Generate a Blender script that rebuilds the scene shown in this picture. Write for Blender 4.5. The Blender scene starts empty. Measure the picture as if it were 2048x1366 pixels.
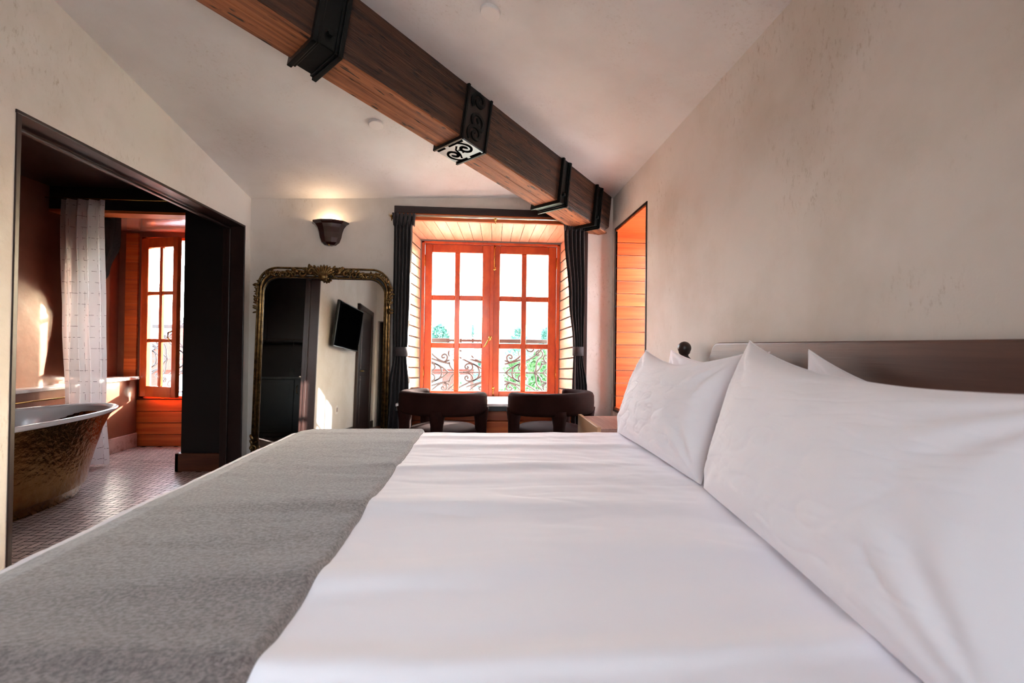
import bpy, bmesh, math, random
from mathutils import Vector, Matrix, noise
random.seed(7)
C = bpy.context.scene.collection
PI = math.pi
def R(d): return math.radians(d)

# ------------------------------------------------------------------ camera
YAW, PITCH, ROLL, FPX = R(4.0), R(.56), R(.70), 910.0
_f = Vector((math.sin(YAW)*math.cos(PITCH), math.cos(YAW)*math.cos(PITCH), math.sin(PITCH)))
_r = Vector((math.cos(YAW), -math.sin(YAW), 0)); _u = _r.cross(_f)
_r, _u = _r*math.cos(ROLL)+_u*math.sin(ROLL), -_r*math.sin(ROLL)+_u*math.cos(ROLL)
CAM = Vector((0, 0, 1.1))
cd = bpy.data.cameras.new('camera'); cam = bpy.data.objects.new('camera', cd); C.objects.link(cam)
m = Matrix((_r, _u, -_f)).transposed().to_4x4(); m.translation = CAM
cam.matrix_world = m
cd.sensor_width = 36; cd.lens = FPX/2048*36; cd.clip_start = .02; cd.clip_end = 500
cd.dof.use_dof = True; cd.dof.focus_distance = 3.4; cd.dof.aperture_fstop = 4.0
bpy.context.scene.camera = cam

# ------------------------------------------------------------------ light
SUN = Vector((-.85, -1.0, -.50)).normalized()          # direction the sunlight travels
sc = bpy.context.scene
sc.view_settings.view_transform = 'Standard'; sc.view_settings.look = 'None'
sc.view_settings.gamma = 1; sc.view_settings.use_curve_mapping = False
sc.view_settings.exposure = 1.95
w = bpy.data.worlds.new('sky'); sc.world = w; w.use_nodes = True
nt = w.node_tree; bg = nt.nodes['Background']
sky = nt.nodes.new('ShaderNodeTexSky'); sky.sky_type = 'NISHITA'; sky.sun_disc = False
sky.sun_elevation = R(21); sky.sun_rotation = R(40); sky.air_density = 1.0; sky.dust_density = 3.0
mixw = nt.nodes.new('ShaderNodeMix'); mixw.data_type = 'RGBA'; mixw.inputs[0].default_value = .72
mixw.inputs[7].default_value = (.97, .97, 1.02, 1)
scl = nt.nodes.new('ShaderNodeVectorMath'); scl.operation = 'SCALE'; scl.inputs['Scale'].default_value = .35
nt.links.new(sky.outputs[0], scl.inputs[0]); nt.links.new(scl.outputs[0], mixw.inputs[6])
nt.links.new(mixw.outputs[2], bg.inputs[0]); bg.inputs[1].default_value = 6.0
sd = bpy.data.lights.new('sun', 'SUN'); sd.energy = 17; sd.angle = R(.8); sd.color = (1, .95, .89)
so = bpy.data.objects.new('sun', sd); C.objects.link(so)
so.rotation_euler = (-SUN).to_track_quat('Z', 'Y').to_euler(); so.location = (8, 12, 8)
def portal(loc, facing, sx, sy):                        # daylight sampling through a window opening
    ld = bpy.data.lights.new('window_portal', 'AREA'); ld.shape = 'RECTANGLE'; ld.size = sx; ld.size_y = sy
    ld.cycles.is_portal = True
    o = bpy.data.objects.new('window_portal', ld); C.objects.link(o)
    o.location = loc; o.rotation_euler = Vector(facing).to_track_quat('-Z', 'Z').to_euler()
portal((.10, 4.62, 1.34), (0, -1, 0), 1.5, 1.7)
portal((-3.27, 5.14, 1.35), (0, -1, 0), .62, 1.75)
portal((-.3, -1.16, 1.42), (0, 1, 0), .9, 1.45)  # portal of the added fill window behind the camera
portal((1.76, 3.6, 1.4), (-1, 0, 0), .8, 1.5)
sc.cycles.max_bounces = 12; sc.cycles.diffuse_bounces = 7; sc.cycles.glossy_bounces = 6
sc.cycles.transparent_max_bounces = 16; sc.cycles.sample_clamp_indirect = 8
sc.cycles.caustics_reflective = False; sc.cycles.caustics_refractive = False
sc.cycles.use_denoising = True; sc.cycles.filter_width = 1.0

# ------------------------------------------------------------------ helpers
def lin(h):
    h = h.lstrip('#'); v = [int(h[i:i+2], 16)/255 for i in (0, 2, 4)]
    return tuple((c/12.92 if c <= .04045 else ((c+.055)/1.055)**2.4) for c in v)+(1,)
def ray(px, py): return _f+_r*((px-1024)/FPX)-_u*((py-683)/FPX)
def at(px, py, axis, v):
    d = ray(px, py); i = 'XYZ'.index(axis); return CAM+d*((v-CAM[i])/d[i])

def mat(name, col, rough=.6, metal=0, spec=.5, var=None, scale=6, vec=(1, 1, 1), bump=0, bscale=60, bvec=(1, 1, 1),
        coat=0, tone=0, sheen=0, lo=.35, hi=.65, det=6, bdist=.01):
    """principled material; var = second colour mixed in by stretched noise; tone = strength of the per-face 'tone' attribute"""
    m = bpy.data.materials.new(name); m.use_nodes = True; t = m.node_tree; b = t.nodes['Principled BSDF']
    c = lin(col); b.inputs['Base Color'].default_value = c
    b.inputs['Roughness'].default_value = rough; b.inputs['Metallic'].default_value = metal
    b.inputs['Specular IOR Level'].default_value = spec
    if coat: b.inputs['Coat Weight'].default_value = coat; b.inputs['Coat Roughness'].default_value = .12
    if sheen: b.inputs['Sheen Weight'].default_value = sheen; b.inputs['Sheen Roughness'].default_value = .4
    tc = t.nodes.new('ShaderNodeTexCoord'); src = None
    if var:
        mp = t.nodes.new('ShaderNodeMapping'); mp.inputs['Scale'].default_value = vec
        nz = t.nodes.new('ShaderNodeTexNoise'); nz.inputs['Scale'].default_value = scale; nz.inputs['Detail'].default_value = det
        nz.inputs['Roughness'].default_value = .62
        rp = t.nodes.new('ShaderNodeValToRGB'); rp.color_ramp.elements[0].position = lo; rp.color_ramp.elements[1].position = hi
        rp.color_ramp.elements[0].color = c; rp.color_ramp.elements[1].color = lin(var)
        t.links.new(tc.outputs['Object'], mp.inputs[0]); t.links.new(mp.outputs[0], nz.inputs['Vector'])
        t.links.new(nz.outputs['Fac'], rp.inputs[0]); src = rp.outputs[0]
        t.links.new(src, b.inputs['Base Color'])
    if tone:
        at_ = t.nodes.new('ShaderNodeAttribute'); at_.attribute_name = 'tone'
        hs = t.nodes.new('ShaderNodeHueSaturation'); mr = t.nodes.new('ShaderNodeMapRange')
        mr.inputs['To Min'].default_value = 1-tone; mr.inputs['To Max'].default_value = 1+tone
        t.links.new(at_.outputs['Fac'], mr.inputs[0]); t.links.new(mr.outputs[0], hs.inputs['Value'])
        if src: t.links.new(src, hs.inputs['Color'])
        else: hs.inputs['Color'].default_value = c
        t.links.new(hs.outputs[0], b.inputs['Base Color'])
    if bump:
        mp2 = t.nodes.new('ShaderNodeMapping'); mp2.inputs['Scale'].default_value = bvec
        n2 = t.nodes.new('ShaderNodeTexNoise'); n2.inputs['Scale'].default_value = bscale; n2.inputs['Detail'].default_value = 5
        bp = t.nodes.new('ShaderNodeBump'); bp.inputs['Strength'].default_value = bump; bp.inputs['Distance'].default_value = bdist
        t.links.new(tc.outputs['Object'], mp2.inputs[0]); t.links.new(mp2.outputs[0], n2.inputs['Vector'])
        t.links.new(n2.outputs['Fac'], bp.inputs['Height']); t.links.new(bp.outputs[0], b.inputs['Normal'])
    return m

def plaster(name, base, blot, fleck):
    m = bpy.data.materials.new(name); m.use_nodes = True; t = m.node_tree; b = t.nodes['Principled BSDF']
    b.inputs['Roughness'].default_value = .72; b.inputs['Specular IOR Level'].default_value = .25
    tc = t.nodes.new('ShaderNodeTexCoord')
    def nz(s, d, r=.6, v=None):
        n = t.nodes.new('ShaderNodeTexNoise'); n.inputs['Scale'].default_value = s; n.inputs['Detail'].default_value = d; n.inputs['Roughness'].default_value = r
        if v:
            mp = t.nodes.new('ShaderNodeMapping'); mp.inputs['Scale'].default_value = v; mp.inputs['Rotation'].default_value = (.5, .4, .3)
            t.links.new(tc.outputs['Object'], mp.inputs[0]); t.links.new(mp.outputs[0], n.inputs['Vector'])
        else: t.links.new(tc.outputs['Object'], n.inputs['Vector'])
        return n
    def ramp(n, a, c):
        r_ = t.nodes.new('ShaderNodeMapRange'); r_.inputs['From Min'].default_value = a; r_.inputs['From Max'].default_value = c
        t.links.new(n.outputs['Fac'], r_.inputs[0]); return r_.outputs[0]
    big = ramp(nz(1.6, 5), .42, .68)
    patch = ramp(nz(2.3, 3, .5), .48, .62); fine = ramp(nz(52, 9, .8, (1, 1, .4)), .54, .70)
    mul = t.nodes.new('ShaderNodeMath'); mul.operation = 'MULTIPLY'; t.links.new(patch, mul.inputs[0]); t.links.new(fine, mul.inputs[1])
    mul2 = t.nodes.new('ShaderNodeMath'); mul2.operation = 'MULTIPLY'; mul2.inputs[1].default_value = .62; t.links.new(mul.outputs[0], mul2.inputs[0])
    mx = t.nodes.new('ShaderNodeMix'); mx.data_type = 'RGBA'; mx.inputs[6].default_value = lin(base); mx.inputs[7].default_value = lin(blot)
    t.links.new(big, mx.inputs[0])
    mx2 = t.nodes.new('ShaderNodeMix'); mx2.data_type = 'RGBA'; mx2.inputs[7].default_value = lin(fleck)
    t.links.new(mul2.outputs[0], mx2.inputs[0]); t.links.new(mx.outputs[2], mx2.inputs[6]); t.links.new(mx2.outputs[2], b.inputs['Base Color'])
    bn = nz(18, 9, .7); bp = t.nodes.new('ShaderNodeBump'); bp.inputs['Strength'].default_value = .25; bp.inputs['Distance'].default_value = .006
    t.links.new(bn.outputs['Fac'], bp.inputs['Height']); t.links.new(bp.outputs[0], b.inputs['Normal'])
    return m

M = {}
M['plaster'] = plaster('cream_plaster', '#DED7D0', '#CFC5BA', '#8F7452')
M['ceiling'] = plaster('ceiling_plaster', '#DED9D6', '#D3CCC8', '#A8937C')
for ax, v in (('x', (.12, 3, 3)), ('y', (3, .12, 3)), ('z', (3, 3, .12))):
    M['fir_'+ax] = mat('orange_fir_'+ax, '#B24A18', .42, var='#D0692F', scale=9, vec=v, bump=.12, bscale=30, bvec=v, tone=.22, coat=.15)
    M['dark_'+ax] = mat('dark_brown_paint_'+ax, '#22120F', .38, var='#2B1815', scale=6, vec=v, bump=.05, bscale=30, bvec=v)
    M['walnut_'+ax] = mat('walnut_'+ax, '#4A2A20', .42, var='#6E4838', scale=7, vec=tuple(c*1.2 for c in v), bump=.06, bscale=40, bvec=v, lo=.3, hi=.7)
M['espresso'] = mat('espresso_paint', '#120B0A', .45, var='#170E0D', scale=4)
M['pine'] = mat('lit_reveal_fir', '#E0A888', .4, var='#EBBFA5', scale=8, vec=(3, .15, 3), bump=.1, bscale=30, bvec=(3, .12, 3), tone=.12)  # same fir as elsewhere, strong daylight put into its paler colour
M['pine_x'] = mat('sash_fir', '#AE3F12', .38, var='#C9571F', scale=8, vec=(1.2, 1.2, .6), bump=.06, bscale=30, coat=.25)
M['iron'] = mat('black_iron', '#262827', .36, .8, bump=.08, bscale=40)
M['rail_iron'] = mat('painted_rail_iron', '#2B2728', .5, .2)
M['linen'] = mat('white_cotton', '#F3F0F4', .82, spec=.2, bump=.08, bscale=500, bdist=.001, sheen=.1)
M['charcoal'] = mat('charcoal_curtain', '#2E2525', .85, var='#3A3031', scale=60, bump=.2, bscale=300, bdist=.002, sheen=.05)
M['velvet'] = mat('wine_velvet', '#200F0D', .85, var='#2A1512', scale=5, spec=.05, bump=.1, bscale=400, bdist=.001)
M['gold'] = mat('old_gold', '#8A6C42', .34, .9, var='#4A3722', scale=30, bump=.2, bscale=90)
M['mirror'] = mat('mirror_glass', '#E8EAEA', .02, 1)
M['brass'] = mat('polished_brass', '#C9A35C', .22, 1)
M['chrome'] = mat('chrome', '#C8C8CC', .12, 1)
M['marble'] = mat('white_marble', '#E6DEDA', .22, var='#BFA9A2', scale=5, lo=.45, hi=.75, det=9)
M['rosemarble'] = mat('rose_marble', '#C9A59A', .25, var='#8F5F55', scale=9, lo=.5, hi=.72, det=9)
M['enamel'] = mat('white_enamel', '#DAD7DA', .15, coat=.5)
M['copper'] = mat('hammered_bronze', '#B58F58', .14, 1, var='#8A6238', scale=4, bump=.4, bscale=26, bvec=(1, 1, 1), bdist=.02)
M['copperplaster'] = mat('polished_copper_plaster', '#8A5040', .16, spec=.9, var='#A5685A', scale=2.5, lo=.3, hi=.7, bump=.15, bscale=7, bdist=.02, coat=.4)
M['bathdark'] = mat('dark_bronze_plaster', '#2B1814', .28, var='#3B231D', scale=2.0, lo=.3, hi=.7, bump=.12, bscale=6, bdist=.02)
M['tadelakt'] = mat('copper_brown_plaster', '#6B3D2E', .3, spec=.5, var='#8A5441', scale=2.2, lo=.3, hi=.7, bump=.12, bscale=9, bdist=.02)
M['baseboard'] = mat('redwood_baseboard', '#4E2718', .4, var='#6B3822', scale=7, vec=(.3, .3, 3))
M['white_paint'] = mat('white_paint', '#DDD6D2', .5)
M['glazed'] = mat('oxblood_glaze', '#2A0F0E', .14, coat=1)
M['green'] = mat('dark_green_paint', '#141D1E', .42, var='#182220', scale=4)
M['stone_dark'] = mat('dark_stone', '#3A4444', .3, var='#2B3333', scale=12)
M['black'] = mat('black_plastic', '#0B0B0C', .25)
M['screen'] = mat('tv_screen', '#030304', .7, spec=0)
M['grout'] = mat('dark_grout', '#241A1C', .8)
M['tile'] = mat('pinkish_marble_tile', '#CDBBB6', .3, var='#B29D99', scale=14, tone=.14)
M['floorwood'] = mat('dark_oak_floor', '#4A2D1E', .35, var='#5E3A26', scale=8, vec=(3, .2, 3))
M['brick'] = mat('red_brick', '#7A3C34', .85, var='#642E28', scale=9)
M['render_white'] = mat('white_render', '#D8D8D8', .8)
M['slate'] = mat('grey_slate', '#454A55', .7, var='#383C48', scale=6)
M['win_dark'] = mat('house_window_glass', '#7FA6B8', .1)
M['leaf'] = mat('tree_leaves', '#2F5A30', .8, var='#4F7A44', scale=2, tone=.3)
M['leaf2'] = mat('tree_leaves_blue', '#2C5A50', .8, var='#48786A', scale=2, tone=.3)
M['bark'] = mat('bark', '#5A4A3E', .9)
M['lawn'] = mat('street_ground', '#A5A698', .9, var='#8B967A', scale=.3)
M['balcony'] = mat('pale_concrete', '#F0EEEA', .8)
def beam_mat():
    m = mat('old_timber', '#24150F', .62, var='#5E3A26', scale=4, vec=(7, .35, 7), bump=.5, bscale=24, bvec=(6, .25, 6), lo=.36, hi=.66, bdist=.014, det=9)
    t = m.node_tree; b = t.nodes['Principled BSDF']; old = b.inputs['Base Color'].links[0].from_socket
    tc = t.nodes.new('ShaderNodeTexCoord'); mp = t.nodes.new('ShaderNodeMapping'); mp.inputs['Scale'].default_value = (42, 9, 42)
    n = t.nodes.new('ShaderNodeTexNoise'); n.inputs['Scale'].default_value = 1; n.inputs['Detail'].default_value = 2
    rr = t.nodes.new('ShaderNodeMapRange'); rr.inputs['From Min'].default_value = .62; rr.inputs['From Max'].default_value = .68
    mx = t.nodes.new('ShaderNodeMix'); mx.data_type = 'RGBA'; mx.inputs[7].default_value = lin('#1E120D')
    t.links.new(tc.outputs['Object'], mp.inputs[0]); t.links.new(mp.outputs[0], n.inputs['Vector']); t.links.new(n.outputs['Fac'], rr.inputs[0])
    t.links.new(rr.outputs[0], mx.inputs[0]); t.links.new(old, mx.inputs[6]); t.links.new(mx.outputs[2], b.inputs['Base Color'])
    return m
M['timber'] = beam_mat()
def glass_mat():
    m = bpy.data.materials.new('window_glass'); m.use_nodes = True; t = m.node_tree; t.nodes.clear()
    o = t.nodes.new('ShaderNodeOutputMaterial'); tr = t.nodes.new('ShaderNodeBsdfTransparent'); g = t.nodes.new('ShaderNodeBsdfGlossy')
    g.inputs['Roughness'].default_value = .01; fr = t.nodes.new('ShaderNodeLayerWeight'); fr.inputs[0].default_value = .5; mx = t.nodes.new('ShaderNodeMixShader')
    pw = t.nodes.new('ShaderNodeMath'); pw.operation = 'POWER'; pw.inputs[1].default_value = 5; ad = t.nodes.new('ShaderNodeMath'); ad.operation = 'MULTIPLY_ADD'; ad.inputs[1].default_value = .9; ad.inputs[2].default_value = .04
    t.links.new(fr.outputs['Facing'], pw.inputs[0]); t.links.new(pw.outputs[0], ad.inputs[0])
    tr.inputs[0].default_value = (.96, .98, .97, 1)
    t.links.new(ad.outputs[0], mx.inputs[0]); t.links.new(tr.outputs[0], mx.inputs[1]); t.links.new(g.outputs[0], mx.inputs[2]); t.links.new(mx.outputs[0], o.inputs[0])
    return m
M['glass'] = glass_mat()
def sheer_mat():
    m = bpy.data.materials.new('sheer_cloth'); m.use_nodes = True; t = m.node_tree; t.nodes.clear()
    o = t.nodes.new('ShaderNodeOutputMaterial'); d = t.nodes.new('ShaderNodeBsdfDiffuse'); tl = t.nodes.new('ShaderNodeBsdfTranslucent'); tr = t.nodes.new('ShaderNodeBsdfTransparent')
    uv = t.nodes.new('ShaderNodeUVMap')
    def lines(sx, sy, sc_, th):
        mp = t.nodes.new('ShaderNodeMapping'); mp.inputs['Scale'].default_value = (sx, sy, 1); t.links.new(uv.outputs[0], mp.inputs[0])
        sp = t.nodes.new('ShaderNodeSeparateXYZ'); t.links.new(mp.outputs[0], sp.inputs[0]); outs = []
        for k in (0, 1):
            fr = t.nodes.new('ShaderNodeMath'); fr.operation = 'FRACT'; t.links.new(sp.outputs[k], fr.inputs[0])
            cp = t.nodes.new('ShaderNodeMath'); cp.operation = 'COMPARE'; cp.inputs[1].default_value = .5; cp.inputs[2].default_value = th[k]; t.links.new(fr.outputs[0], cp.inputs[0]); outs.append(cp.outputs[0])
        a = t.nodes.new('ShaderNodeMath'); a.operation = 'MAXIMUM'; t.links.new(outs[0], a.inputs[0]); t.links.new(outs[1], a.inputs[1])
        nz = t.nodes.new('ShaderNodeTexNoise'); nz.inputs['Scale'].default_value = sc_; t.links.new(uv.outputs[0], nz.inputs['Vector'])
        g = t.nodes.new('ShaderNodeMath'); g.operation = 'GREATER_THAN'; g.inputs[1].default_value = .52; t.links.new(nz.outputs['Fac'], g.inputs[0])
        mu = t.nodes.new('ShaderNodeMath'); mu.operation = 'MULTIPLY'; t.links.new(a.outputs[0], mu.inputs[0]); t.links.new(g.outputs[0], mu.inputs[1]); return mu.outputs[0]
    ln = lines(11, 24, 26, (.012, .018))
    mx = t.nodes.new('ShaderNodeMix'); mx.data_type = 'RGBA'; mx.inputs[6].default_value = lin('#D9D5D7'); mx.inputs[7].default_value = lin('#6A6466')
    t.links.new(ln, mx.inputs[0]); t.links.new(mx.outputs[2], d.inputs[0]); t.links.new(mx.outputs[2], tl.inputs[0])
    m1 = t.nodes.new('ShaderNodeMixShader'); m1.inputs[0].default_value = .5; t.links.new(d.outputs[0], m1.inputs[1]); t.links.new(tl.outputs[0], m1.inputs[2])
    m2 = t.nodes.new('ShaderNodeMixShader'); m2.inputs[0].default_value = .07; t.links.new(m1.outputs[0], m2.inputs[1]); t.links.new(tr.outputs[0], m2.inputs[2]); t.links.new(m2.outputs[0], o.inputs[0])
    return m
M['sheer'] = sheer_mat()
def wool_mat():
    m = mat('grey_wool', '#5E5451', .95, var='#8A807C', scale=140, lo=.38, hi=.62, spec=.1, sheen=.5, det=4)
    t = m.node_tree; b = t.nodes['Principled BSDF']; tc = t.nodes.new('ShaderNodeTexCoord')
    mp = t.nodes.new('ShaderNodeMapping'); mp.inputs['Scale'].default_value = (40, 260, 40)
    n = t.nodes.new('ShaderNodeTexNoise'); n.inputs['Scale'].default_value = 1.6; n.inputs['Detail'].default_value = 4
    bp = t.nodes.new('ShaderNodeBump'); bp.inputs['Strength'].default_value = .6; bp.inputs['Distance'].default_value = .003
    t.links.new(tc.outputs['Object'], mp.inputs[0]); t.links.new(mp.outputs[0], n.inputs['Vector']); t.links.new(n.outputs['Fac'], bp.inputs['Height']); t.links.new(bp.outputs[0], b.inputs['Normal'])
    return m
M['wool'] = wool_mat()
def emit(name, col, s):
    m = bpy.data.materials.new(name); m.use_nodes = True; b = m.node_tree.nodes['Principled BSDF']
    b.inputs['Emission Color'].default_value = lin(col); b.inputs['Emission Strength'].default_value = s; return m
M['bulb'] = emit('warm_bulb', '#FFD9A8', 12)

class MB:
    """collects geometry for ONE mesh object"""
    def __init__(s): s.v = []; s.f = []; s.t = []; s.uv = None
    def add(s, vs, fs, tone=.5):
        o = len(s.v); s.v += [Vector(v) for v in vs]; s.f += [tuple(i+o for i in f) for f in fs]; s.t += [tone]*len(fs); return s
    def box(s, a, b, tone=.5):
        x0, y0, z0 = a; x1, y1, z1 = b
        return s.add([(x0, y0, z0), (x1, y0, z0), (x1, y1, z0), (x0, y1, z0), (x0, y0, z1), (x1, y0, z1), (x1, y1, z1), (x0, y1, z1)],
                     [(0, 3, 2, 1), (4, 5, 6, 7), (0, 1, 5, 4), (1, 2, 6, 5), (2, 3, 7, 6), (3, 0, 4, 7)], tone)
    def prism(s, pts, dvec, tone=.5):      # closed polygon (3D points) extruded by dvec
        n = len(pts); d = Vector(dvec); P = [Vector(p) for p in pts]
        return s.add(P+[p+d for p in P], [tuple(range(n))[::-1], tuple(range(n, 2*n))]+[(i, (i+1) % n, (i+1) % n+n, i+n) for i in range(n)], tone)
    def lathe(s, prof, c=(0, 0, 0), n=32, axis='Z', tone=.5, sx=1, sy=1):
        c = Vector(c); vs = []
        for r_, z in prof:
            for k in range(n):
                a = 2*PI*k/n; p = Vector((r_*math.cos(a)*sx, r_*math.sin(a)*sy, z))
                if axis == 'Y': p = Vector((p.x, p.z, p.y))
                if axis == 'X': p = Vector((p.z, p.x, p.y))
                vs.append(c+p)
        fs = []
        for j in range(len(prof)-1):
            for k in range(n): fs.append((j*n+k, j*n+(k+1) % n, (j+1)*n+(k+1) % n, (j+1)*n+k))
        if prof[0][0] > 1e-6: fs.append(tuple(range(n))[::-1])
        if prof[-1][0] > 1e-6: fs.append(tuple((len(prof)-1)*n+k for k in range(n)))
        return s.add(vs, fs, tone)
    def tube(s, pts, r_=.01, n=8, r2=None, closed=False, up=(0, 0, 1)):    # swept ellipse; r_ may be a list
        P = [Vector(p) for p in pts]; N = len(P); vs = []
        for i, p in enumerate(P):
            if closed: t = P[(i+1) % N]-P[i-1]
            else: t = P[min(i+1, N-1)]-P[max(i-1, 0)]
            t.normalize(); uu = Vector(up); a = t.cross(uu)
            if a.length < .15: a = t.cross(Vector((0, 1, 0)) if abs(t.y) < .8 else Vector((1, 0, 0)))
            a.normalize(); b = a.cross(t); ra = r_[i] if isinstance(r_, (list, tuple)) else r_; rb = (ra if r2 is None else (r2[i] if isinstance(r2, (list, tuple)) else r2))
            for k in range(n):
                q = 2*PI*k/n; vs.append(p+a*math.cos(q)*ra+b*math.sin(q)*rb)
        L = N if closed else N-1
        fs = [(j*n+k, j*n+(k+1) % n, ((j+1) % N)*n+(k+1) % n, ((j+1) % N)*n+k) for j in range(L) for k in range(n)]
        if not closed: fs += [tuple(range(n))[::-1], tuple((N-1)*n+k for k in range(n))]
        return s.add(vs, fs)
    def ball(s, c, r_, sx=1, sy=1, sz=1, n=12, m_=8, rot=None):
        c = Vector(c); vs = []; fs = []
        for j in range(m_+1):
            th = PI*j/m_
            for k in range(n):
                a = 2*PI*k/n; p = Vector((r_*sx*math.sin(th)*math.cos(a), r_*sy*math.sin(th)*math.sin(a), r_*sz*math.cos(th)))
                if rot: p = rot @ p
                vs.append(c+p)
        for j in range(m_):
            for k in range(n): fs.append((j*n+k, (j+1)*n+k, (j+1)*n+(k+1) % n, j*n+(k+1) % n))
        return s.add(vs, fs)
    def grid(s, fn, nu, nv, uvfn=None):
        vs = [fn(i/nu, j/nv) for j in range(nv+1) for i in range(nu+1)]
        return s.add(vs, [(j*(nu+1)+i, j*(nu+1)+i+1, (j+1)*(nu+1)+i+1, (j+1)*(nu+1)+i) for j in range(nv) for i in range(nu)])
    def build(s, name, m, parent=None, smooth=False, bevel=0, weld=False, solid=0, seg=2, grid_uv=None, kind=None, label=None, sub=0):
        me = bpy.data.meshes.new(name); me.from_pydata([tuple(v) for v in s.v], [], s.f); me.update()
        at_ = me.attributes.new('tone', 'FLOAT', 'FACE'); at_.data.foreach_set('value', s.t[:len(me.polygons)] if len(s.t) >= len(me.polygons) else [.5]*len(me.polygons))
        if grid_uv:
            nu, nv = grid_uv; uvl = me.uv_layers.new(name='UVMap')
            for lp in me.loops:
                i = lp.vertex_index % (nu+1); j = lp.vertex_index//(nu+1); uvl.data[lp.index].uv = (i/nu, j/nv)
        bm = bmesh.new(); bm.from_mesh(me)
        if weld: bmesh.ops.remove_doubles(bm, verts=bm.verts, dist=1e-5)
        if not grid_uv: bmesh.ops.recalc_face_normals(bm, faces=bm.faces)
        bm.to_mesh(me); bm.free()
        if smooth: me.polygons.foreach_set('use_smooth', [True]*len(me.polygons))
        me.materials.append(m); o = bpy.data.objects.new(name, me); C.objects.link(o)
        if parent: o.parent = parent
        if solid: md = o.modifiers.new('solid', 'SOLIDIFY'); md.thickness = solid; md.offset = 0
        if bevel: md = o.modifiers.new('bevel', 'BEVEL'); md.width = bevel; md.segments = seg; md.limit_method = 'ANGLE'; md.angle_limit = R(40)
        if sub: md = o.modifiers.new('sub', 'SUBSURF'); md.levels = sub; md.render_levels = sub
        if kind: o['kind'] = kind
        if label: o['label'] = label
        return o
def thing(name, label, cat, loc=(0, 0, 0), rz=0, group=None):
    o = bpy.data.objects.new(name, None); C.objects.link(o); o.location = loc; o.rotation_euler = (0, 0, rz); o.empty_display_size = .1
    o['label'] = label; o['category'] = cat
    if group: o['group'] = group
    return o
def tag(o, label, cat, group=None, kind=None):
    o['label'] = label; o['category'] = cat
    if group: o['group'] = group
    if kind: o['kind'] = kind
    return o
def struct_root(name, label, cat, loc=(0, 0, 0), rz=0):
    o = thing(name, label, cat, loc, rz); o['kind'] = 'structure'; return o
def dup(root, loc, rz=None, label=None, group=None):
    r_ = root.copy(); C.objects.link(r_); r_.location = loc
    if rz is not None: r_.rotation_euler = (0, 0, rz)
    if label: r_['label'] = label
    if group: r_['group'] = group
    for ch in list(root.children):
        c = ch.copy(); C.objects.link(c); c.parent = r_
        for g in list(ch.children):
            d = g.copy(); C.objects.link(d); d.parent = c
    return r_
def flat(name, pts, m, tvec, label=None, **k):                          # slab structure
    o = MB().prism(pts, tvec).build(name, m, **k); o['kind'] = 'structure'
    if label: o['label'] = label
    return o

GZ0 = -7.5
# ------------------------------------------------------------------ room shell
XR, XL, YF, YB = 1.2, -2.0, 4.09, -.98
T = .15
def wall_with_hole(name, axis, pos, t, a0, a1, z1, holes, m):
    """solid wall; axis 'x' = plane x=pos spanning y a0..a1; holes = (b0,b1,zlo,zhi)"""
    b = MB()
    def bx(p0, p1, q0, q1):
        if p1-p0 < 1e-4 or q1-q0 < 1e-4: return
        if axis == 'x': b.box((min(pos, pos+t), p0, q0), (max(pos, pos+t), p1, q1))
        else: b.box((p0, min(pos, pos+t), q0), (p1, max(pos, pos+t), q1))
    cur = a0
    for (h0, h1, zl, zh) in sorted(holes):
        bx(cur, h0, 0, z1); bx(h0, h1, 0, zl); bx(h0, h1, zh, z1); cur = h1
    bx(cur, a1, 0, z1)
    o = b.build(name, m); o['kind'] = 'structure'; return o
flat('floor', [(XL, YB-.2, 0), (XR+.7, YB-.2, 0), (XR+.7, YF+.5, 0), (XL, YF+.5, 0)], M['floorwood'], (0, 0, -.1))
wall_with_hole('wall_left', 'x', XL, -T, YB-.2, YF, 3.4, [(2.1, 3.99, 0, 2.085)], M['plaster'])
wall_with_hole('wall_right', 'x', XR, .16, YB-.2, YF+.02, 3.4, [(3.235, 4.0, .55, 2.148)], M['plaster'])
wall_with_hole('wall_front', 'y', YF, .14, XL, XR+.16, 2.95, [(-.72, .91, .0, 2.22)], M['plaster'])
wall_with_hole('wall_back', 'y', YB, -T, XL, XR+.1, 3.4, [(-1.96, -1.1, 0, 2.0), (-.75, .15, .7, 2.15)], M['plaster'])  # second hole is for the added fill window
def ZL(x, y): return 2.475-.0384*(1.2-x)+.18*(4.09-y)
def ZR(x, y): return 2.465+.2136*(1.2-x)
_h = (math.sin(R(46.64)), math.cos(R(46.64)))
cB = (XR+.06, YF+.02); cA = (XR+.06-_h[0]*4.9-.09, YF+.02-_h[1]*4.9+.085); cB2 = (XR-.09, YF+.1)
flat('ceiling', [(x, y, ZL(x, y)) for x, y in ((XL-.15, YF+.14), cB2, (cA[0], cA[1]))][:3], M['ceiling'], (0, 0, .08), 'sloping cream plaster ceiling left of the beam')
flat('ceiling', [(x, y, ZR(x, y)) for x, y in ((XR+.16, YF+.14), cB2, (cA[0], cA[1]), (XL-.15, YB-.2), (XR+.16, YB-.2))], M['ceiling'], (0, 0, .08), 'sloping cream plaster ceiling right of the beam')

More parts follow.
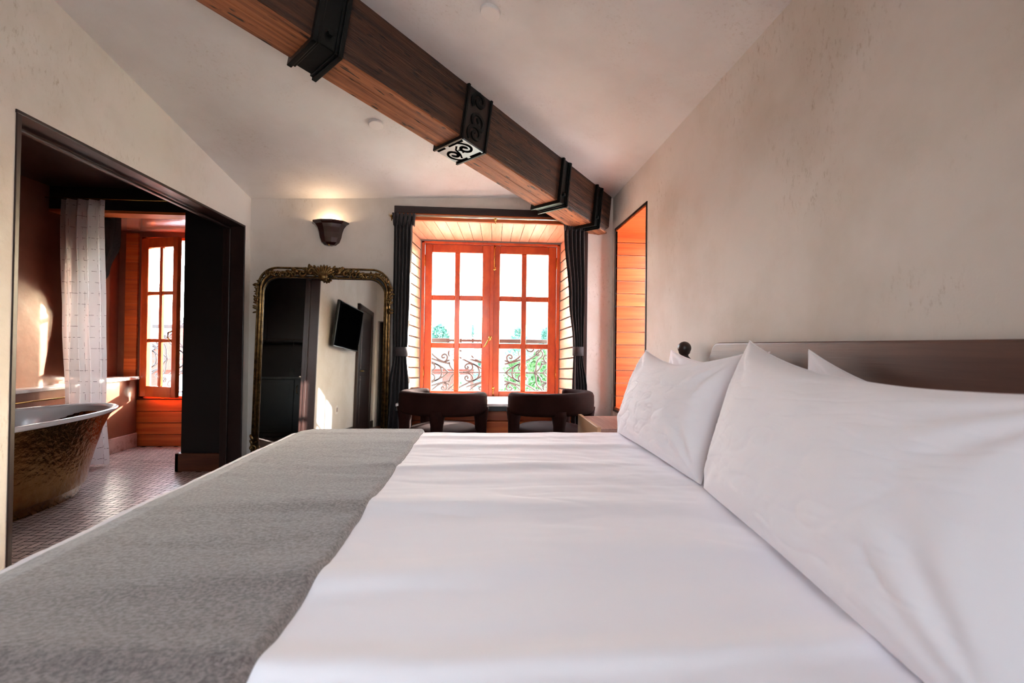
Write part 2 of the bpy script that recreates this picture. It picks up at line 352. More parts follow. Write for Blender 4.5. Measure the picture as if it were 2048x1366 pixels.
# dark lining round the opening in the left wall
tr = struct_root('trim_1', 'dark brown painted lining round the opening to the bathroom', 'trim')
b = MB(); e = .010
b.box((XL-T-.02, 2.088, 0), (XL+.005, 2.1+e, 2.085)); b.box((XL-T-.02, 3.99-e, 0), (XL+.006, 3.995, 2.085)); b.box((XL-T-.02, 2.085, 2.085-e), (XL+.006, 3.995, 2.092))
b.build('lining', M['dark_y'], tr, bevel=.003)
b = MB()
b.box((XL-T+.02, 2.1+e, 0), (XL-T+.05, 2.1+e+.015, 2.067)); b.box((XL-T+.02, 2.1+e, 2.052), (XL-T+.05, 3.975, 2.067)); b.box((XL-T+.02, 3.957, 0), (XL-T+.05, 3.972, 2.067))
b.build('door_stop', M['dark_y'], tr, bevel=.003)

# bathroom
XB = -3.8; YW = 5.06
def herringbone():
    b = MB(); L, W_, g = .08, .04, .0055; n = 0
    # basket of alternating courses, along the room axes
    nx, ny = int(2.0/W_), int(4.6/W_)
    x0, y0 = XB+.1, .9
    for i in range(-ny, nx+ny):
        for j in range(0, ny):
            # classic herringbone lattice: horizontals at (i,j) with (i - j) % 4 == 0, verticals at (i - j) % 4 == 3
            if (i-j) % 4 == 0: a = (x0+i*W_, y0+j*W_, x0+i*W_+2*W_, y0+(j+1)*W_)
            elif (i-j) % 4 == 3: a = (x0+i*W_, y0+j*W_, x0+(i+1)*W_, y0+j*W_+2*W_)
            else: continue
            if a[0] < XB or a[2] > XL-.05 or a[3] > YW+.0 or a[1] < .9: continue
            if a[2] > -2.52 and a[3] > YF: continue
            t = random.random(); z = .0035
            b.add([(a[0]+g/2, a[1]+g/2, z), (a[2]-g/2, a[1]+g/2, z), (a[2]-g/2, a[3]-g/2, z), (a[0]+g/2, a[3]-g/2, z)], [(0, 1, 2, 3)], t)
    return b
fb = struct_root('floor_bathroom', 'pinkish marble mosaic floor with dark joints', 'floor')
MB().box((XB-.1, .2, -.1), (XL-.002, YW+.1, .001)).build('grout_bed', M['grout'], fb)
herringbone().build('tile_field', M['tile'], fb)
flat('wall_bath_left', [(XB, .2, 0), (XB, YW+.1, 0), (XB, YW+.1, 2.75), (XB, .2, 2.75)], M['tadelakt'], (-.12, 0, 0))
b = MB(); b.box((XL-T, .2, 0), (XL-T-.012, 2.085, 2.75)); b.box((XL-T, 2.085, 2.095), (XL-T-.012, YF, 2.75))
o = b.build('wall_bath_right', M['tadelakt']); o['kind'] = 'structure'
flat('wall_bath_back', [(XB, .3, 0), (XL-T, .3, 0), (XL-T, .3, 2.75), (XB, .3, 2.75)], M['espresso'], (0, -.1, 0))
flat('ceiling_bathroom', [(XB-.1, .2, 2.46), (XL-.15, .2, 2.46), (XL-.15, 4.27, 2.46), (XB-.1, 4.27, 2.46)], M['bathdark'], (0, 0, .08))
# block between the rooms, in front of the alcove, dark painted
bl = struct_root('wall_partition', 'near black painted wall block between bathroom window and bedroom', 'wall')
b = MB(); b.box((-2.53, YF-.02, 0), (XL-T+.0, YW+.12, 2.75)); b.build('wall_face', M['espresso'], bl)
b = MB(); b.box((-2.14, YF-.035, .15), (XL-T+.01, YF-.02, 2.1)); b.build('jamb_board', M['espresso'], bl, bevel=.003)
b = MB(); b.box((-2.56, YF-.05, 0), (-2.14, YF-.02, .155)); b.box((-2.56, YF-.05, 0), (-2.53, 4.6, .155)); b.build('baseboard', M['baseboard'], bl, bevel=.004)
# alcove: header, ceiling, window wall
flat('wall_bath_header', [(XB, 4.27, 2.26), (-2.53, 4.27, 2.26), (-2.53, 4.27, 2.75), (XB, 4.27, 2.75)], M['espresso'], (0, .13, 0))
hb = struct_root('trim_2', 'orange board under the dark header of the bathroom alcove', 'trim')
MB().box((XB, 4.265, 2.235), (-2.535, 4.42, 2.26)).build('board', M['fir_x'], hb, bevel=.003)
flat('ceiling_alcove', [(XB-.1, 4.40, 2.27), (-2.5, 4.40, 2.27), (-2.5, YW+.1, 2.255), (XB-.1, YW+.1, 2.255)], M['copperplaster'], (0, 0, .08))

def planks(b, o, u, v, lu, lv, n, th, nrm, gap=.0025):
    o, u, v, nrm = Vector(o), Vector(u), Vector(v), Vector(nrm); hgt = lv/n
    for i in range(n):
        a = o+v*(i*hgt+gap*.5); c = v*(hgt-gap); d = u*lu; k = nrm*th; rt = random.random()
        b.add([a, a+d, a+d+c, a+c, a+k+v*gap, a+d+k+v*gap, a+d+c+k-v*gap, a+c+k-v*gap],
              [(0, 3, 2, 1), (4, 5, 6, 7), (0, 1, 5, 4), (1, 2, 6, 5), (2, 3, 7, 6), (3, 0, 4, 7)], rt)
    return b
WZ0, WZ1 = .50, 2.20
o = wall_with_hole('wall_bath_window', 'y', YW, .12, XB, -2.53, 2.6, [(-3.56, -2.98, WZ0, WZ1)], M['tadelakt'])
pn = struct_root('trim_3', 'orange horizontal plank panel below the bathroom window', 'trim')
planks(MB(), (-3.68, YW-.001, 0), (1, 0, 0), (0, 0, 1), 1.15, .49, 4, .02, (0, -1, 0)).build('plank_panel', M['fir_x'], pn)
ps = struct_root('trim_4', 'narrow orange wooden strip left of the bathroom window', 'trim')
b = MB()
z = .5
while z < 2.24:
    hh = random.choice([.035, .06, .09, .12]); b.box((-3.72, YW-.022, z+.0015), (-3.60, YW-.001, min(z+hh, 2.24)), random.random()); z += hh
b.build('plank_strip', M['fir_x'], ps)

# low wall and marble ledge on the left of the bathroom
lw = struct_root('trim_5', 'white marble ledge on a low brown wall behind the tub', 'ledge')
MB().box((XB, .9, 0), (XB+.12, YW-.03, .67)).build('low_wall', M['tadelakt'], lw)
MB().box((XB-.001, .9, .67), (XB+.15, YW-.025, .70)).build('marble_cap', M['marble'], lw, bevel=.006)
MB().box((XB+.12, .9, 0), (XB+.145, YW-.03, .13)).build('marble_skirting', M['rosemarble'], lw, bevel=.006)
bt = thing('towel_rail', 'thin brass towel rail under the marble ledge behind the tub', 'towel rail', (XB+.12, 3.7, .6))
b = MB().tube([(.05, -.6, 0), (.05, .6, 0)], .007)
for y in (-.5, .0, .5): b.tube([(0.0, y, 0), (.05, y, 0)], .006)
b.build('rail', M['brass'], bt, smooth=True)
bench = struct_root('trim_6', 'brown window bench with white marble top beside the bathroom window', 'bench')
MB().box((XB+.121, 4.55, .0), (XB+.22, YW-.03, .70)).build('bench_front', M['tadelakt'], bench)
MB().box((XB+.0, 4.52, .702), (XB+.25, YW-.025, .735)).build('marble_top', M['marble'], bench, bevel=.006)
MB().box((XB+.221, 4.53, 0), (XB+.245, YW-.04, .15)).build('marble_skirting', M['rosemarble'], bench, bevel=.008)

# ------------------------------------------------------------------ windows
def window_leaf(parent, w_, h_, lst, rst, top, bot, mun, rows=3, cols=2, th=.045, ml=M['pine_x']):
    """local: x 0..w, y 0..-th (toward the room), z 0..h; returns sash object"""
    b = MB(); pw = (w_-lst-rst-mun*(cols-1))/cols; ph = (h_-top-bot-mun*(rows-1))/rows
    b.box((0, -th, 0), (lst, 0, h_)); b.box((w_-rst, -th, 0), (w_, 0, h_))
    b.box((lst, -th, 0), (w_-rst, 0, bot)); b.box((lst, -th, h_-top), (w_-rst, 0, h_))
    for i in range(1, cols):
        x = lst+i*pw+(i-1)*mun; b.box((x, -th+.006, bot), (x+mun, -.006, h_-top))
    for j in range(1, rows):
        z = bot+j*ph+(j-1)*mun
        for i in range(cols):
            x = lst+i*(pw+mun); b.box((x, -th+.006, z), (x+pw, -.006, z+mun))
    s = b.build('sash', ml, parent, bevel=.006)
    g = MB().box((lst*.6, -th*.5-.002, bot*.6), (w_-rst*.6, -th*.5+.002, h_-top*.6)).build('pane', M['glass'], s)
    return s
# main window
w1 = struct_root('window_1', 'two leaf orange wooden casement window with twelve panes above the chairs', 'window', (0, 4.55, 0))
x0, x1, z0, z1 = -.585, .79, .55, 2.125
b = MB(); b.box((x0, -.03, z0), (x0+.03, .06, z1)); b.box((x1-.03, -.03, z0), (x1, .06, z1)); b.box((x0, -.03, z1-.022), (x1, .06, z1)); b.box((x0, -.03, z0), (x1, .06, z0+.02))
b.build('window_frame', M['pine_x'], w1, bevel=.004)
xm = (x0+x1)/2-.005
for k, (a, c) in enumerate(((x0+.032, xm-.001), (xm+.001, x1-.032))):
    lf = bpy.data.objects.new('leaf', None); C.objects.link(lf); lf.parent = w1; lf.location = (a, .035, z0+.022)
    ww = c-a; window_leaf(lf, ww, z1-z0-.046, .072 if k == 0 else .092, .082 if k == 0 else .082, .08, .075, .051)
MB().box((xm-.006, -.022, z0+.024), (xm+.030, -.0105, z1-.026)).build('astragal', M['pine_x'], w1, bevel=.003)
# handle, bolts, hinges
b = MB().lathe([(0, -.012), (.016, -.012), (.016, 0), (0, .004)], (xm, -.026, 1.17), axis='Y'); b.tube([(xm, -.03, 1.17), (xm-.02, -.06, 1.15), (xm-.04, -.065, 1.11), (xm-.065, -.06, 1.085)], [.008, .008, .007, .005])
b.ball((xm, -.035, 1.18), .018); b.build('handle', M['brass'], w1, smooth=True)
for (za, zb) in ((1.86, 2.1), (.585, .68)):
    b = MB().tube([(xm+.035, -.02, za), (xm+.035, -.02, zb)], .006); b.ball((xm+.035, -.024, za if za > 1 else zb), .014)
    for z in (za+.02, zb-.02): b.box((xm+.02, -.02, z-.008), (xm+.05, -.01, z+.008))
    b.build('bolt', M['brass'], w1, smooth=True)
for x in (x0+.028, x1-.028):
    for z in (.78, 1.88): MB().tube([(x, -.018, z), (x, -.018, z+.11)], .007).build('hinge', M['brass'], w1, smooth=True)

rv = struct_root('trim_7', 'wooden plank reveal and dark casing round the bedroom window', 'trim')
def quad_planks(c00, c10, c11, c01, n, nrm, along_u, th=.014, gap=.003):
    b = MB(); c = [Vector(q) for q in (c00, c10, c11, c01)]; N = Vector(nrm)*th
    L = lambda u, v: (c[0]*(1-u)+c[1]*u)*(1-v)+(c[3]*(1-u)+c[2]*u)*v
    for i in range(n):
        a, d = i/n+gap, (i+1)/n-gap
        q = [L(0, a), L(1, a), L(1, d), L(0, d)] if along_u else [L(a, 0), L(d, 0), L(d, 1), L(a, 1)]
        b.prism(q, N, random.random())
    return b
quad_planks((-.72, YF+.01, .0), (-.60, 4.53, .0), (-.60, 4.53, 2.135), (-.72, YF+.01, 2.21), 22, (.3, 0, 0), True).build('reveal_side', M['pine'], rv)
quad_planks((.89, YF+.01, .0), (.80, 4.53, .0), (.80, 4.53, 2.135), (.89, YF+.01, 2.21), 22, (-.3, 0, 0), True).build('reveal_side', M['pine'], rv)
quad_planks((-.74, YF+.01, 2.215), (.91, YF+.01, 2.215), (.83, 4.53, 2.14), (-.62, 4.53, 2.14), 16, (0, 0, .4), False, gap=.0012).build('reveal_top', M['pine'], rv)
planks(MB(), (-.62, 4.52, 0), (1, 0, 0), (0, 0, 1), 1.45, .55, 5, .02, (0, -1, 0)).build('plank_panel', M['fir_x'], rv)
b = MB(); b.box((-.77, YF-.03, 0), (-.735, YF-.001, 2.30)); b.box((.93, YF-.03, 0), (.965, YF-.001, 2.30)); b.box((-.77, YF-.032, 2.265), (.965, YF-.001, 2.325))
b.build('casing', M['dark_x'], rv, bevel=.004)
b = MB(); b.box((-.735, YF-.022, 2.205), (.93, YF+.012, 2.265)); b.box((-.735, YF-.022, 0), (-.712, YF+.01, 2.205)); b.box((.885, YF-.022, 0), (.93, YF+.01, 2.205))
b.build('inner_board', M['fir_x'], rv, bevel=.003)
sl = struct_root('trim_8', 'marble topped window ledge with dark front edge behind the chairs', 'ledge')
MB().box((-.71, 3.92, .575), (.88, 4.50, .60)).build('marble_slab', M['marble'], sl, bevel=.005)
MB().box((-.71, 3.925, .535), (.88, 4.50, .575)).build('dark_edge', M['espresso'], sl, bevel=.003)
planks(MB(), (-.70, YF+.0, 0), (1, 0, 0), (0, 0, 1), 1.58, .535, 5, .02, (0, -1, 0)).build('plank_apron', M['fir_x'], sl)
# wall behind the alcove of the main window, closing it to the outside
b = MB(); b.box((-.9, 4.56, 0), (x0, 4.7, 2.6)); b.box((x1, 4.56, 0), (1.2, 4.7, 2.6)); b.box((x0, 4.56, z1), (x1, 4.7, 2.6)); b.box((x0, 4.56, 0), (x1, 4.7, z0))
b.box((-.9, YF+.14, 0), (-.74, 4.56, 2.6)); b.box((.955, YF+.14, 0), (1.2, 4.56, 2.6)); b.box((-.9, YF+.14, 2.3), (1.2, 4.7, 2.6))
o = b.build('wall_window_shell', M['plaster']); o['kind'] = 'structure'

# bathroom window: leaf swung inward on its left hinges
w2 = struct_root('window_2', 'orange wooden casement window swung inward in the bathroom', 'window', (-3.56, YW, 0))
b = MB(); b.box((0, -.03, WZ0), (.05, .08, WZ1)); b.box((.545, -.03, WZ0), (.58, .08, WZ1)); b.box((0, -.03, WZ1-.03), (.58, .08, WZ1)); b.box((0, -.03, WZ0), (.58, .08, WZ0+.03))
b.build('window_frame', M['pine_x'], w2, bevel=.004)
lf = bpy.data.objects.new('leaf', None); C.objects.link(lf); lf.parent = w2; lf.location = (.06, -.035, WZ0+.03); lf.rotation_euler = (0, 0, R(-19))
window_leaf(lf, .47, WZ1-WZ0-.06, .075, .06, .10, .11, .035)
b = MB().tube([(.44, -.06, .68), (.42, -.09, .66), (.43, -.10, .61), (.445, -.075, .57)], .006); b.build('handle', M['brass'], lf, smooth=True)
for z in (.62, 1.92): MB().tube([(.052, -.04, z), (.052, -.04, z+.13)], .009).build('hinge', M['brass'], w2, smooth=True)

# side alcove in the right wall
al = struct_root('trim_9', 'orange wooden plank lining of the tall alcove in the right wall', 'trim')
planks(MB(), (XR-.0, 4.0, .55), (1, 0, 0), (0, 0, 1), .52, 1.6, 14, .016, (0, -1, 0)).build('plank_reveal', M['fir_x'], al)
planks(MB(), (XR-.0, 3.235, .55), (1, 0, 0), (0, 0, 1), .52, 1.6, 14, .016, (0, 1, 0)).build('plank_reveal', M['fir_x'], al)
MB().box((XR, 3.25, 2.135), (XR+.52, 3.985, 2.15)).build('plank_soffit', M['fir_x'], al)
MB().box((XR, 3.25, .55), (XR+.52, 3.985, .57)).build('sill_board', M['fir_x'], al)
b = MB(); b.box((XR-.006, 3.222, .53), (XR+.012, 3.238, 2.165)); b.box((XR-.006, 3.984, .53), (XR+.012, 4.012, 2.165)); b.box((XR-.006, 3.222, 2.148), (XR+.012, 4.012, 2.165)); b.box((XR-.006, 3.222, .53), (XR+.012, 4.012, .55))
b.build('casing', M['dark_z'], al)
o = MB().box((XR+.16, 3.1, .3), (XR+.52, 3.2349, 2.4)).box((XR+.16, 4.001, .3), (XR+.52, 4.3, 2.4)).box((XR+.16, 3.2349, 2.151), (XR+.52, 4.001, 2.4)).box((XR+.16, 3.2349, .3), (XR+.52, 4.001, .549)).build('wall_alcove_shell', M['plaster']); o['kind'] = 'structure'
w3 = struct_root('window_3', 'orange wooden casement window deep in the right wall alcove', 'window', (XR+.52, 4.0, 0), R(-90))
lf = bpy.data.objects.new('leaf', None); C.objects.link(lf); lf.parent = w3; lf.location = (.005, .05, .56)
window_leaf(lf, .75, 1.58, .07, .07, .09, .09, .04)
w4 = struct_root('window_fill', 'added casement window for fill light in the wall behind the viewpoint', 'window', (-.75, YB-.04, 0), 0)  # unseen window, added to light the near end of the bed
lf = bpy.data.objects.new('leaf', None); C.objects.link(lf); lf.parent = w4; lf.location = (0, -.02, .7)
window_leaf(lf, .9, 1.45, .07, .07, .09, .09, .04, cols=3)
o = MB().box((2.0, 4.65, GZ0), (4.2, 4.85, 6)).build('wall_sun_blocker', M['render_white']); o['kind'] = 'structure'  # added unseen wall, keeps sun from entering the side alcove

b = MB(); b.box((XL, YF-.018, 0), (-.80, YF-.001, .12)); b.box((1.02, YF-.018, 0), (XR, YF-.001, .12)); o = b.build('baseboard_front', M['dark_x'], bevel=.004); o['kind'] = 'structure'
b = MB(); b.box((XL+.001, YB, 0), (XL+.018, -.75, .12)); b.box((XL+.001, .4, 0), (XL+.018, 2.08, .12)); o = b.build('baseboard_left', M['dark_y'], bevel=.004); o['kind'] = 'structure'
b = MB(); b.box((XR-.018, YB, 0), (XR-.001, YF-.02, .12)); o = b.build('baseboard_right', M['dark_y'], bevel=.004); o['kind'] = 'structure'

# ------------------------------------------------------------------ timber beam
HD = R(46.64); ang = math.atan(.155)
bmr = thing('timber_beam', 'heavy old timber beam with black iron straps sloping down to the right wall', 'beam', (1.2, 4.09, 2.477))
ax = Vector((-math.sin(HD)*math.cos(ang), -math.cos(HD)*math.cos(ang), math.sin(ang)))      # up and away from the corner
lt = Vector((-math.cos(HD), math.sin(HD), 0)); up = ax.cross(lt); up = up if up.z > 0 else -up
mm = Matrix((lt, ax, up)).transposed().to_4x4(); mm.translation = (1.2, 4.09, 2.477); bmr.matrix_world = mm
BH, BW, BL = .358, .238, 4.55
def beam_pt(x, y, z): return (x, y, z)
b = MB(); N = 60; ch = .012
prof = [(0, .35), (0, -BH+ch), (ch, -BH), (BW-ch, -BH), (BW, -BH+ch), (BW, .35)]
vs = []
for i in range(N+1):
    y = .03+(BL-.03)*i/N
    for k, (x, z) in enumerate(prof):
        d = noise.noise(Vector((y*3.1, k*5.3, 1.7)))*.006
        yy = y
        zz = z + (.05 if (i == 0 and z < 0) else 0)+(d if z < 0 else 0)
        vs.append((x+(d if k in (1, 2) else -d if k in (3, 4) else 0), yy, zz))
n = 6; fs = [(j*n+k, j*n+(k+1) % n, (j+1)*n+(k+1) % n, (j+1)*n+k) for j in range(N) for k in range(n)]+[tuple(range(n)), tuple(N*n+k for k in range(n))[::-1]]
b.add(vs, fs).build('timber', M['timber'], bmr)
M['timber_orange'] = beam_mat(); _b = M['timber_orange'].node_tree  # beam timber recoloured lighter and more orange for the underside
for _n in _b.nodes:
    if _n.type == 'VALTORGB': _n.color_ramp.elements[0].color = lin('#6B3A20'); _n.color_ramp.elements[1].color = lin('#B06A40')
MB().box((.006, .04, -BH-.005), (.105, BL, -BH+.01)).box((.107, .04, -BH-.005), (BW-.006, BL, -BH+.01)).build('orange_underside', M['timber_orange'], bmr, bevel=.002, label='orange underside with nail marks')
cl = .008
def strap(y0, y1, name='iron_strap'):
    t = .012; fl = .030; r_ = bpy.data.objects.new(name, None); C.objects.link(r_); r_.parent = bmr
    b = MB()
    def U(ya, yb, tt):
        b.box((-tt, ya, -BH-tt), (-cl*.2, yb, .3)); b.box((BW+cl*.2, ya, -BH-tt), (BW+tt, yb, .3)); b.box((-tt, ya, -BH-tt), (BW+tt, yb, -BH-cl*.2))
    U(y0, y1, t); w_ = (y1-y0)
    U(y0-.004, y0+w_*.14, fl); U(y1-w_*.14, y1+.004, fl)
    U(y0+w_*.14, y0+w_*.24, fl*.68); U(y1-w_*.24, y1-w_*.14, fl*.68)
    b.build('channel', M['iron'], r_, bevel=.003)
    b = MB(); b.lathe([(0, -.022), (.014, -.020), (.016, -.01), (.016, 0)], (-t, (y0+y1)/2, -BH+.06), n=6, axis='X'); b.lathe([(.016, 0), (.016, .01), (.014, .020), (0, .022)], (BW+t, (y0+y1)/2, -BH+.06), n=6, axis='X')
    b.build('bolt', M['iron'], r_); return r_
strap(2.60, 2.745); strap(.70, .80); strap(.215, .30)
# ornate scroll strap
def spiral(c, r0, r1, a0, a1, n=26):
    return [(c[0]+(r0+(r1-r0)*i/n)*math.cos(a0+(a1-a0)*i/n), c[1]+(r0+(r1-r0)*i/n)*math.sin(a0+(a1-a0)*i/n)) for i in range(n+1)]
r_ = bpy.data.objects.new('scroll_strap', None); C.objects.link(r_); r_.parent = bmr
YA, YB2 = 1.60, 1.815
b = MB(); t = .010
b.box((-t, YA, -BH-t), (-.001, YB2, .3)); b.box((BW+.001, YA, -BH-t), (BW+t, YB2, .3)); b.box((-t, YA, -BH-t), (BW+t, YB2, -BH-.001))
b.build('back_plate', mat('brown_iron', '#3A322E', .5, .5), r_)
wm = mat('pale_sheen_iron', '#7C858A', .38, .85)  # paler than the strap iron: window reflection put into the colour
b = MB()
for (ya, yb) in ((YA, YA+.016), (YB2-.016, YB2)):
    b.box((-t-.016, ya, -BH-t-.016), (-t, yb, .3)); b.box((BW+t, ya, -BH-t-.016), (BW+t+.016, yb, .3)); b.box((-t-.016, ya, -BH-t-.016), (BW+t+.016, yb, -BH-t))
b.build('border', M['iron'], r_, bevel=.003)
YC = (YA+YB2)/2
def ribbon2(b, pts, hw, conv, h):     # flat raised ribbon from 2D points
    vs = []; n = len(pts)
    for i, p in enumerate(pts):
        a = pts[max(0, i-1)]; c = pts[min(n-1, i+1)]; dx, dy = c[0]-a[0], c[1]-a[1]; l = math.hypot(dx, dy) or 1; nx, ny = -dy/l*hw, dx/l*hw
        for s in (-1, 1):
            for k in (0, h): vs.append(conv(p[0]+nx*s, p[1]+ny*s, k))
    fs = []
    for i in range(n-1):
        a, c = i*4, (i+1)*4; fs += [(a, a+1, c+1, c), (a+2, c+2, c+3, a+3), (a+1, a+3, c+3, c+1)]
    fs += [(0, 2, 3, 1), ((n-1)*4, (n-1)*4+1, (n-1)*4+3, (n-1)*4+2)]
    b.add(vs, fs)
for side in (0, 1):
    b = MB(); conv = (lambda u, v, k: (-t-.012*(k > 0)+.0005, YC+v, u)) if side == 0 else (lambda u, v, k: (BW+t+.012*(k > 0)-.0005, YC+v, u))
    for cz, sg in ((-.08, 1), (-.215, -1), (-.30, 1)):
        ribbon2(b, spiral((cz, .0), .012, .062, 0, sg*R(500), 40), .010, conv, 1)
    b.build('scroll_relief', M['iron'], r_)
# underside: pale plate with dark cut scrolls
MB().box((-t-.004, YA+.018, -BH-t-.012), (BW+t+.004, YB2-.018, -BH-t-.0005)).build('sheen_plate', wm, r_, bevel=.002, label='underside plate coloured pale as if reflecting the window')
b = MB(); conv = lambda u, v, k: (u, YC+v, -BH-t-.0115-.003*(k > 0))
def taper_scroll(cx, cy, r0, r1, a0, a1, w0, w1):
    P = spiral((cx, cy), r0, r1, a0, a1, 34)
    for i in range(0, 34): ribbon2(b, P[i:i+2], w0+(w1-w0)*i/34, conv, 1)
taper_scroll(.058, .008, .010, .052, R(200), R(200-420), .012, .007); taper_scroll(.178, -.008, .010, .052, R(20), R(20-420), .012, .007)
ribbon2(b, [(.0, -.079), (.10, -.079)], .006, conv, 1); ribbon2(b, [(.13, -.079), (.24, -.079)], .006, conv, 1); ribbon2(b, [(0, .080), (.13, .080)], .006, conv, 1); ribbon2(b, [(.17, .080), (.24, .080)], .006, conv, 1)
ribbon2(b, spiral((.112, .0), .018, .020, R(100), R(250), 12), .004, conv, 1)
ribbon2(b, [(.018, .041), (.03, .060), (.055, .080)], .006, conv, 1); ribbon2(b, [(.218, -.041), (.205, -.062), (.18, -.079)], .006, conv, 1); ribbon2(b, [(.085, .055), (.12, .03), (.135, -.02), (.16, -.058)], .006, conv, 1)
b.build('cut_scroll', mat('cutout_black', '#050505', .9, spec=0), r_)  # raised black ribbons painted as the dark inside of cut-out holes

# ceiling discs
def disc(px, py, plane, rad, label):
    d = ray(px, py)
    for k in range(4000):
        p = CAM+d*(k*.001+.3)
        if p.z >= plane(p.x, p.y): break
    g = Vector((plane(p.x+.1, p.y)-plane(p.x, p.y), plane(p.x, p.y+.1)-plane(p.x, p.y), -.1)).normalized()
    o = MB().lathe([(0, .016), (rad*.92, .016), (rad, .010), (rad, -.003)], n=40).build('ceiling_disc', M['white_paint'], smooth=False, bevel=.002)
    o.location = p; o.rotation_euler = g.to_track_quat('Z', 'Y').to_euler(); tag(o, label, 'ceiling fitting', 'round ceiling fittings'); return o
disc(981, 22, ZR, .05, 'round white disc on the ceiling to the right of the beam')
disc(752, 247, ZL, .05, 'round white disc on the ceiling to the left of the beam')

# ------------------------------------------------------------------ wall sconce
s = thing('wall_sconce', 'oxblood glazed half bell wall sconce above the gilt mirror', 'wall lamp', (-1.325, YF, 2.07))
b = MB(); prof = [(.012, -.115), (.05, -.108), (.078, -.085), (.094, -.045), (.103, .0), (.116, .04), (.138, .07), (.160, .083), (.160, .097)]
N = 6; vs = []
for (r_, z) in prof:
    for k in range(N):
        a = PI+PI*k/(N-1); vs.append((r_*math.cos(a), r_*.72*math.sin(a), z))
inn = len(vs)
for (r_, z) in prof:
    for k in range(N):
        a = PI+PI*k/(N-1); vs.append((max(r_-.009, .003)*math.cos(a), max(r_-.009, .003)*.72*math.sin(a), z if z > .09 else z+.006))
fs = []
for base, fl in ((0, 0), (inn, 1)):
    for j in range(len(prof)-1):
        for k in range(N-1):
            q = (base+j*N+k, base+j*N+k+1, base+(j+1)*N+k+1, base+(j+1)*N+k); fs.append(q if not fl else q[::-1])
T0 = (len(prof)-1)*N
for k in range(N-1): fs.append((T0+k, T0+k+1, inn+T0+k+1, inn+T0+k))
b.add(vs, fs).build('shade', M['glazed'], s, bevel=.002)
MB().box((-.07, -.006, -.09), (.07, 0, .06)).build('back_plate', M['glazed'], s)
MB().ball((0, -.03, -.106), .009).build('finial', M['brass'], s, smooth=True)
MB().ball((0, -.05, .03), .018, sz=1.5).build('bulb', M['bulb'], s, smooth=True)
ld = bpy.data.lights.new('sconce_light', 'POINT'); ld.energy = .8; ld.color = (1, .72, .45); ld.shadow_soft_size = .02
lo = bpy.data.objects.new('sconce_light', ld); C.objects.link(lo); lo.location = (-1.325, YF-.05, 2.135)

# ------------------------------------------------------------------ curtains
def curtain(name, label, ctl, folds, amp, m, th=.003, yoff=0.0, head=True, nu=150, nv=60, grp=None, uv=False, cat='curtain'):
    """ctl: list of (z, xl, xr, y, amp) from top to bottom"""
    root = thing(name, label, cat, ((ctl[0][1]+ctl[0][2])/2, ctl[0][3], 0), group=grp); ox, oy = root.location.x, root.location.y
    def samp(v):
        zt, zb = ctl[0][0], ctl[-1][0]; z = zt+(zb-zt)*v
        for i in range(len(ctl)-1):
            if z >= ctl[i+1][0]-1e-9:
                t = (ctl[i][0]-z)/(ctl[i][0]-ctl[i+1][0]); t = t*t*(3-2*t)
                return z, [ctl[i][k]*(1-t)+ctl[i+1][k]*t for k in range(1, 5)]
        return z, list(ctl[-1][1:])
    def fn(u, v):
        z, (xl, xr, y, a) = samp(v)
        ph = u*folds*2*PI+.6*noise.noise(Vector((u*3, v*1.5, 2.2)))
        uu = u+.012*math.sin(ph*2); x = xl+(xr-xl)*uu+.004*noise.noise(Vector((u*9, v*6, 1)))
        return Vector((x-ox, y-oy+a*math.sin(ph)+a*.35*noise.noise(Vector((u*7, v*3, 5))), z))
    b = MB().grid(fn, nu, nv); o = b.build('cloth', m, root, smooth=True, solid=th, grid_uv=(nu, nv)); return root
CG = 'charcoal curtains at the bedroom window'
c1 = curtain('window_curtain', 'charcoal curtain tied back at the left of the bedroom window', [(2.232, -.775, -.57, 3.995, .022), (2.12, -.752, -.602, 3.995, .024), (1.5, -.755, -.608, 3.995, .028), (1.12, -.750, -.618, 3.99, .028), (1.03, -.742, -.63, 3.985, .024), (.72, -.785, -.60, 3.985, .03), (.02, -.86, -.55, 3.985, .035)], 5, .03, M['charcoal'], grp=CG)
c2 = curtain('window_curtain', 'charcoal curtain tied back at the right of the bedroom window', [(2.232, .725, .94, 3.995, .022), (2.12, .735, .915, 3.995, .024), (1.5, .785, .925, 3.995, .028), (1.13, .822, .915, 3.99, .026), (1.03, .828, .905, 3.985, .022), (.72, .82, .95, 3.985, .03), (.02, .80, 1.04, 3.985, .035)], 5, .03, M['charcoal'], grp=CG)
def tieback(root, xc, z, w_):
    ox, oy = root.location.x, root.location.y; p = []
    for k in range(21): a = 2*PI*k/20; p.append((xc-ox+w_*math.cos(a), 3.985-oy+.045*math.sin(a), z))
    b = MB(); vs = []
    for q in p: vs += [(q[0], q[1], q[2]-.04), (q[0], q[1], q[2]+.04)]
    b.add(vs, [(2*i, 2*i+2, 2*i+3, 2*i+1) for i in range(20)]); b.build('tieback', M['charcoal'], root, smooth=True, solid=.006)
tieback(c1, -.686, 1.04, .064); tieback(c2, .867, 1.06, .046)
for rt, xa, xb in ((c1, -.775, -.57), (c2, .725, .94)):
    b = MB(); ox, oy = rt.location.x, rt.location.y
    for k in range(6):
        x = xa+(xb-xa)*(k+.5)/6; b.prism([(x-ox-.013, 3.965-oy, 2.236), (x-ox+.013, 3.965-oy, 2.236), (x-ox+.004, 3.975-oy, 2.13), (x-ox-.004, 3.975-oy, 2.13)], (0, .045, 0))
    b.build('pleat', M['charcoal'], rt, bevel=.004)
rd = thing('curtain_rod', 'slim brass curtain rod across the top of the bedroom window', 'curtain rod', (.1, 4.0, 2.224))
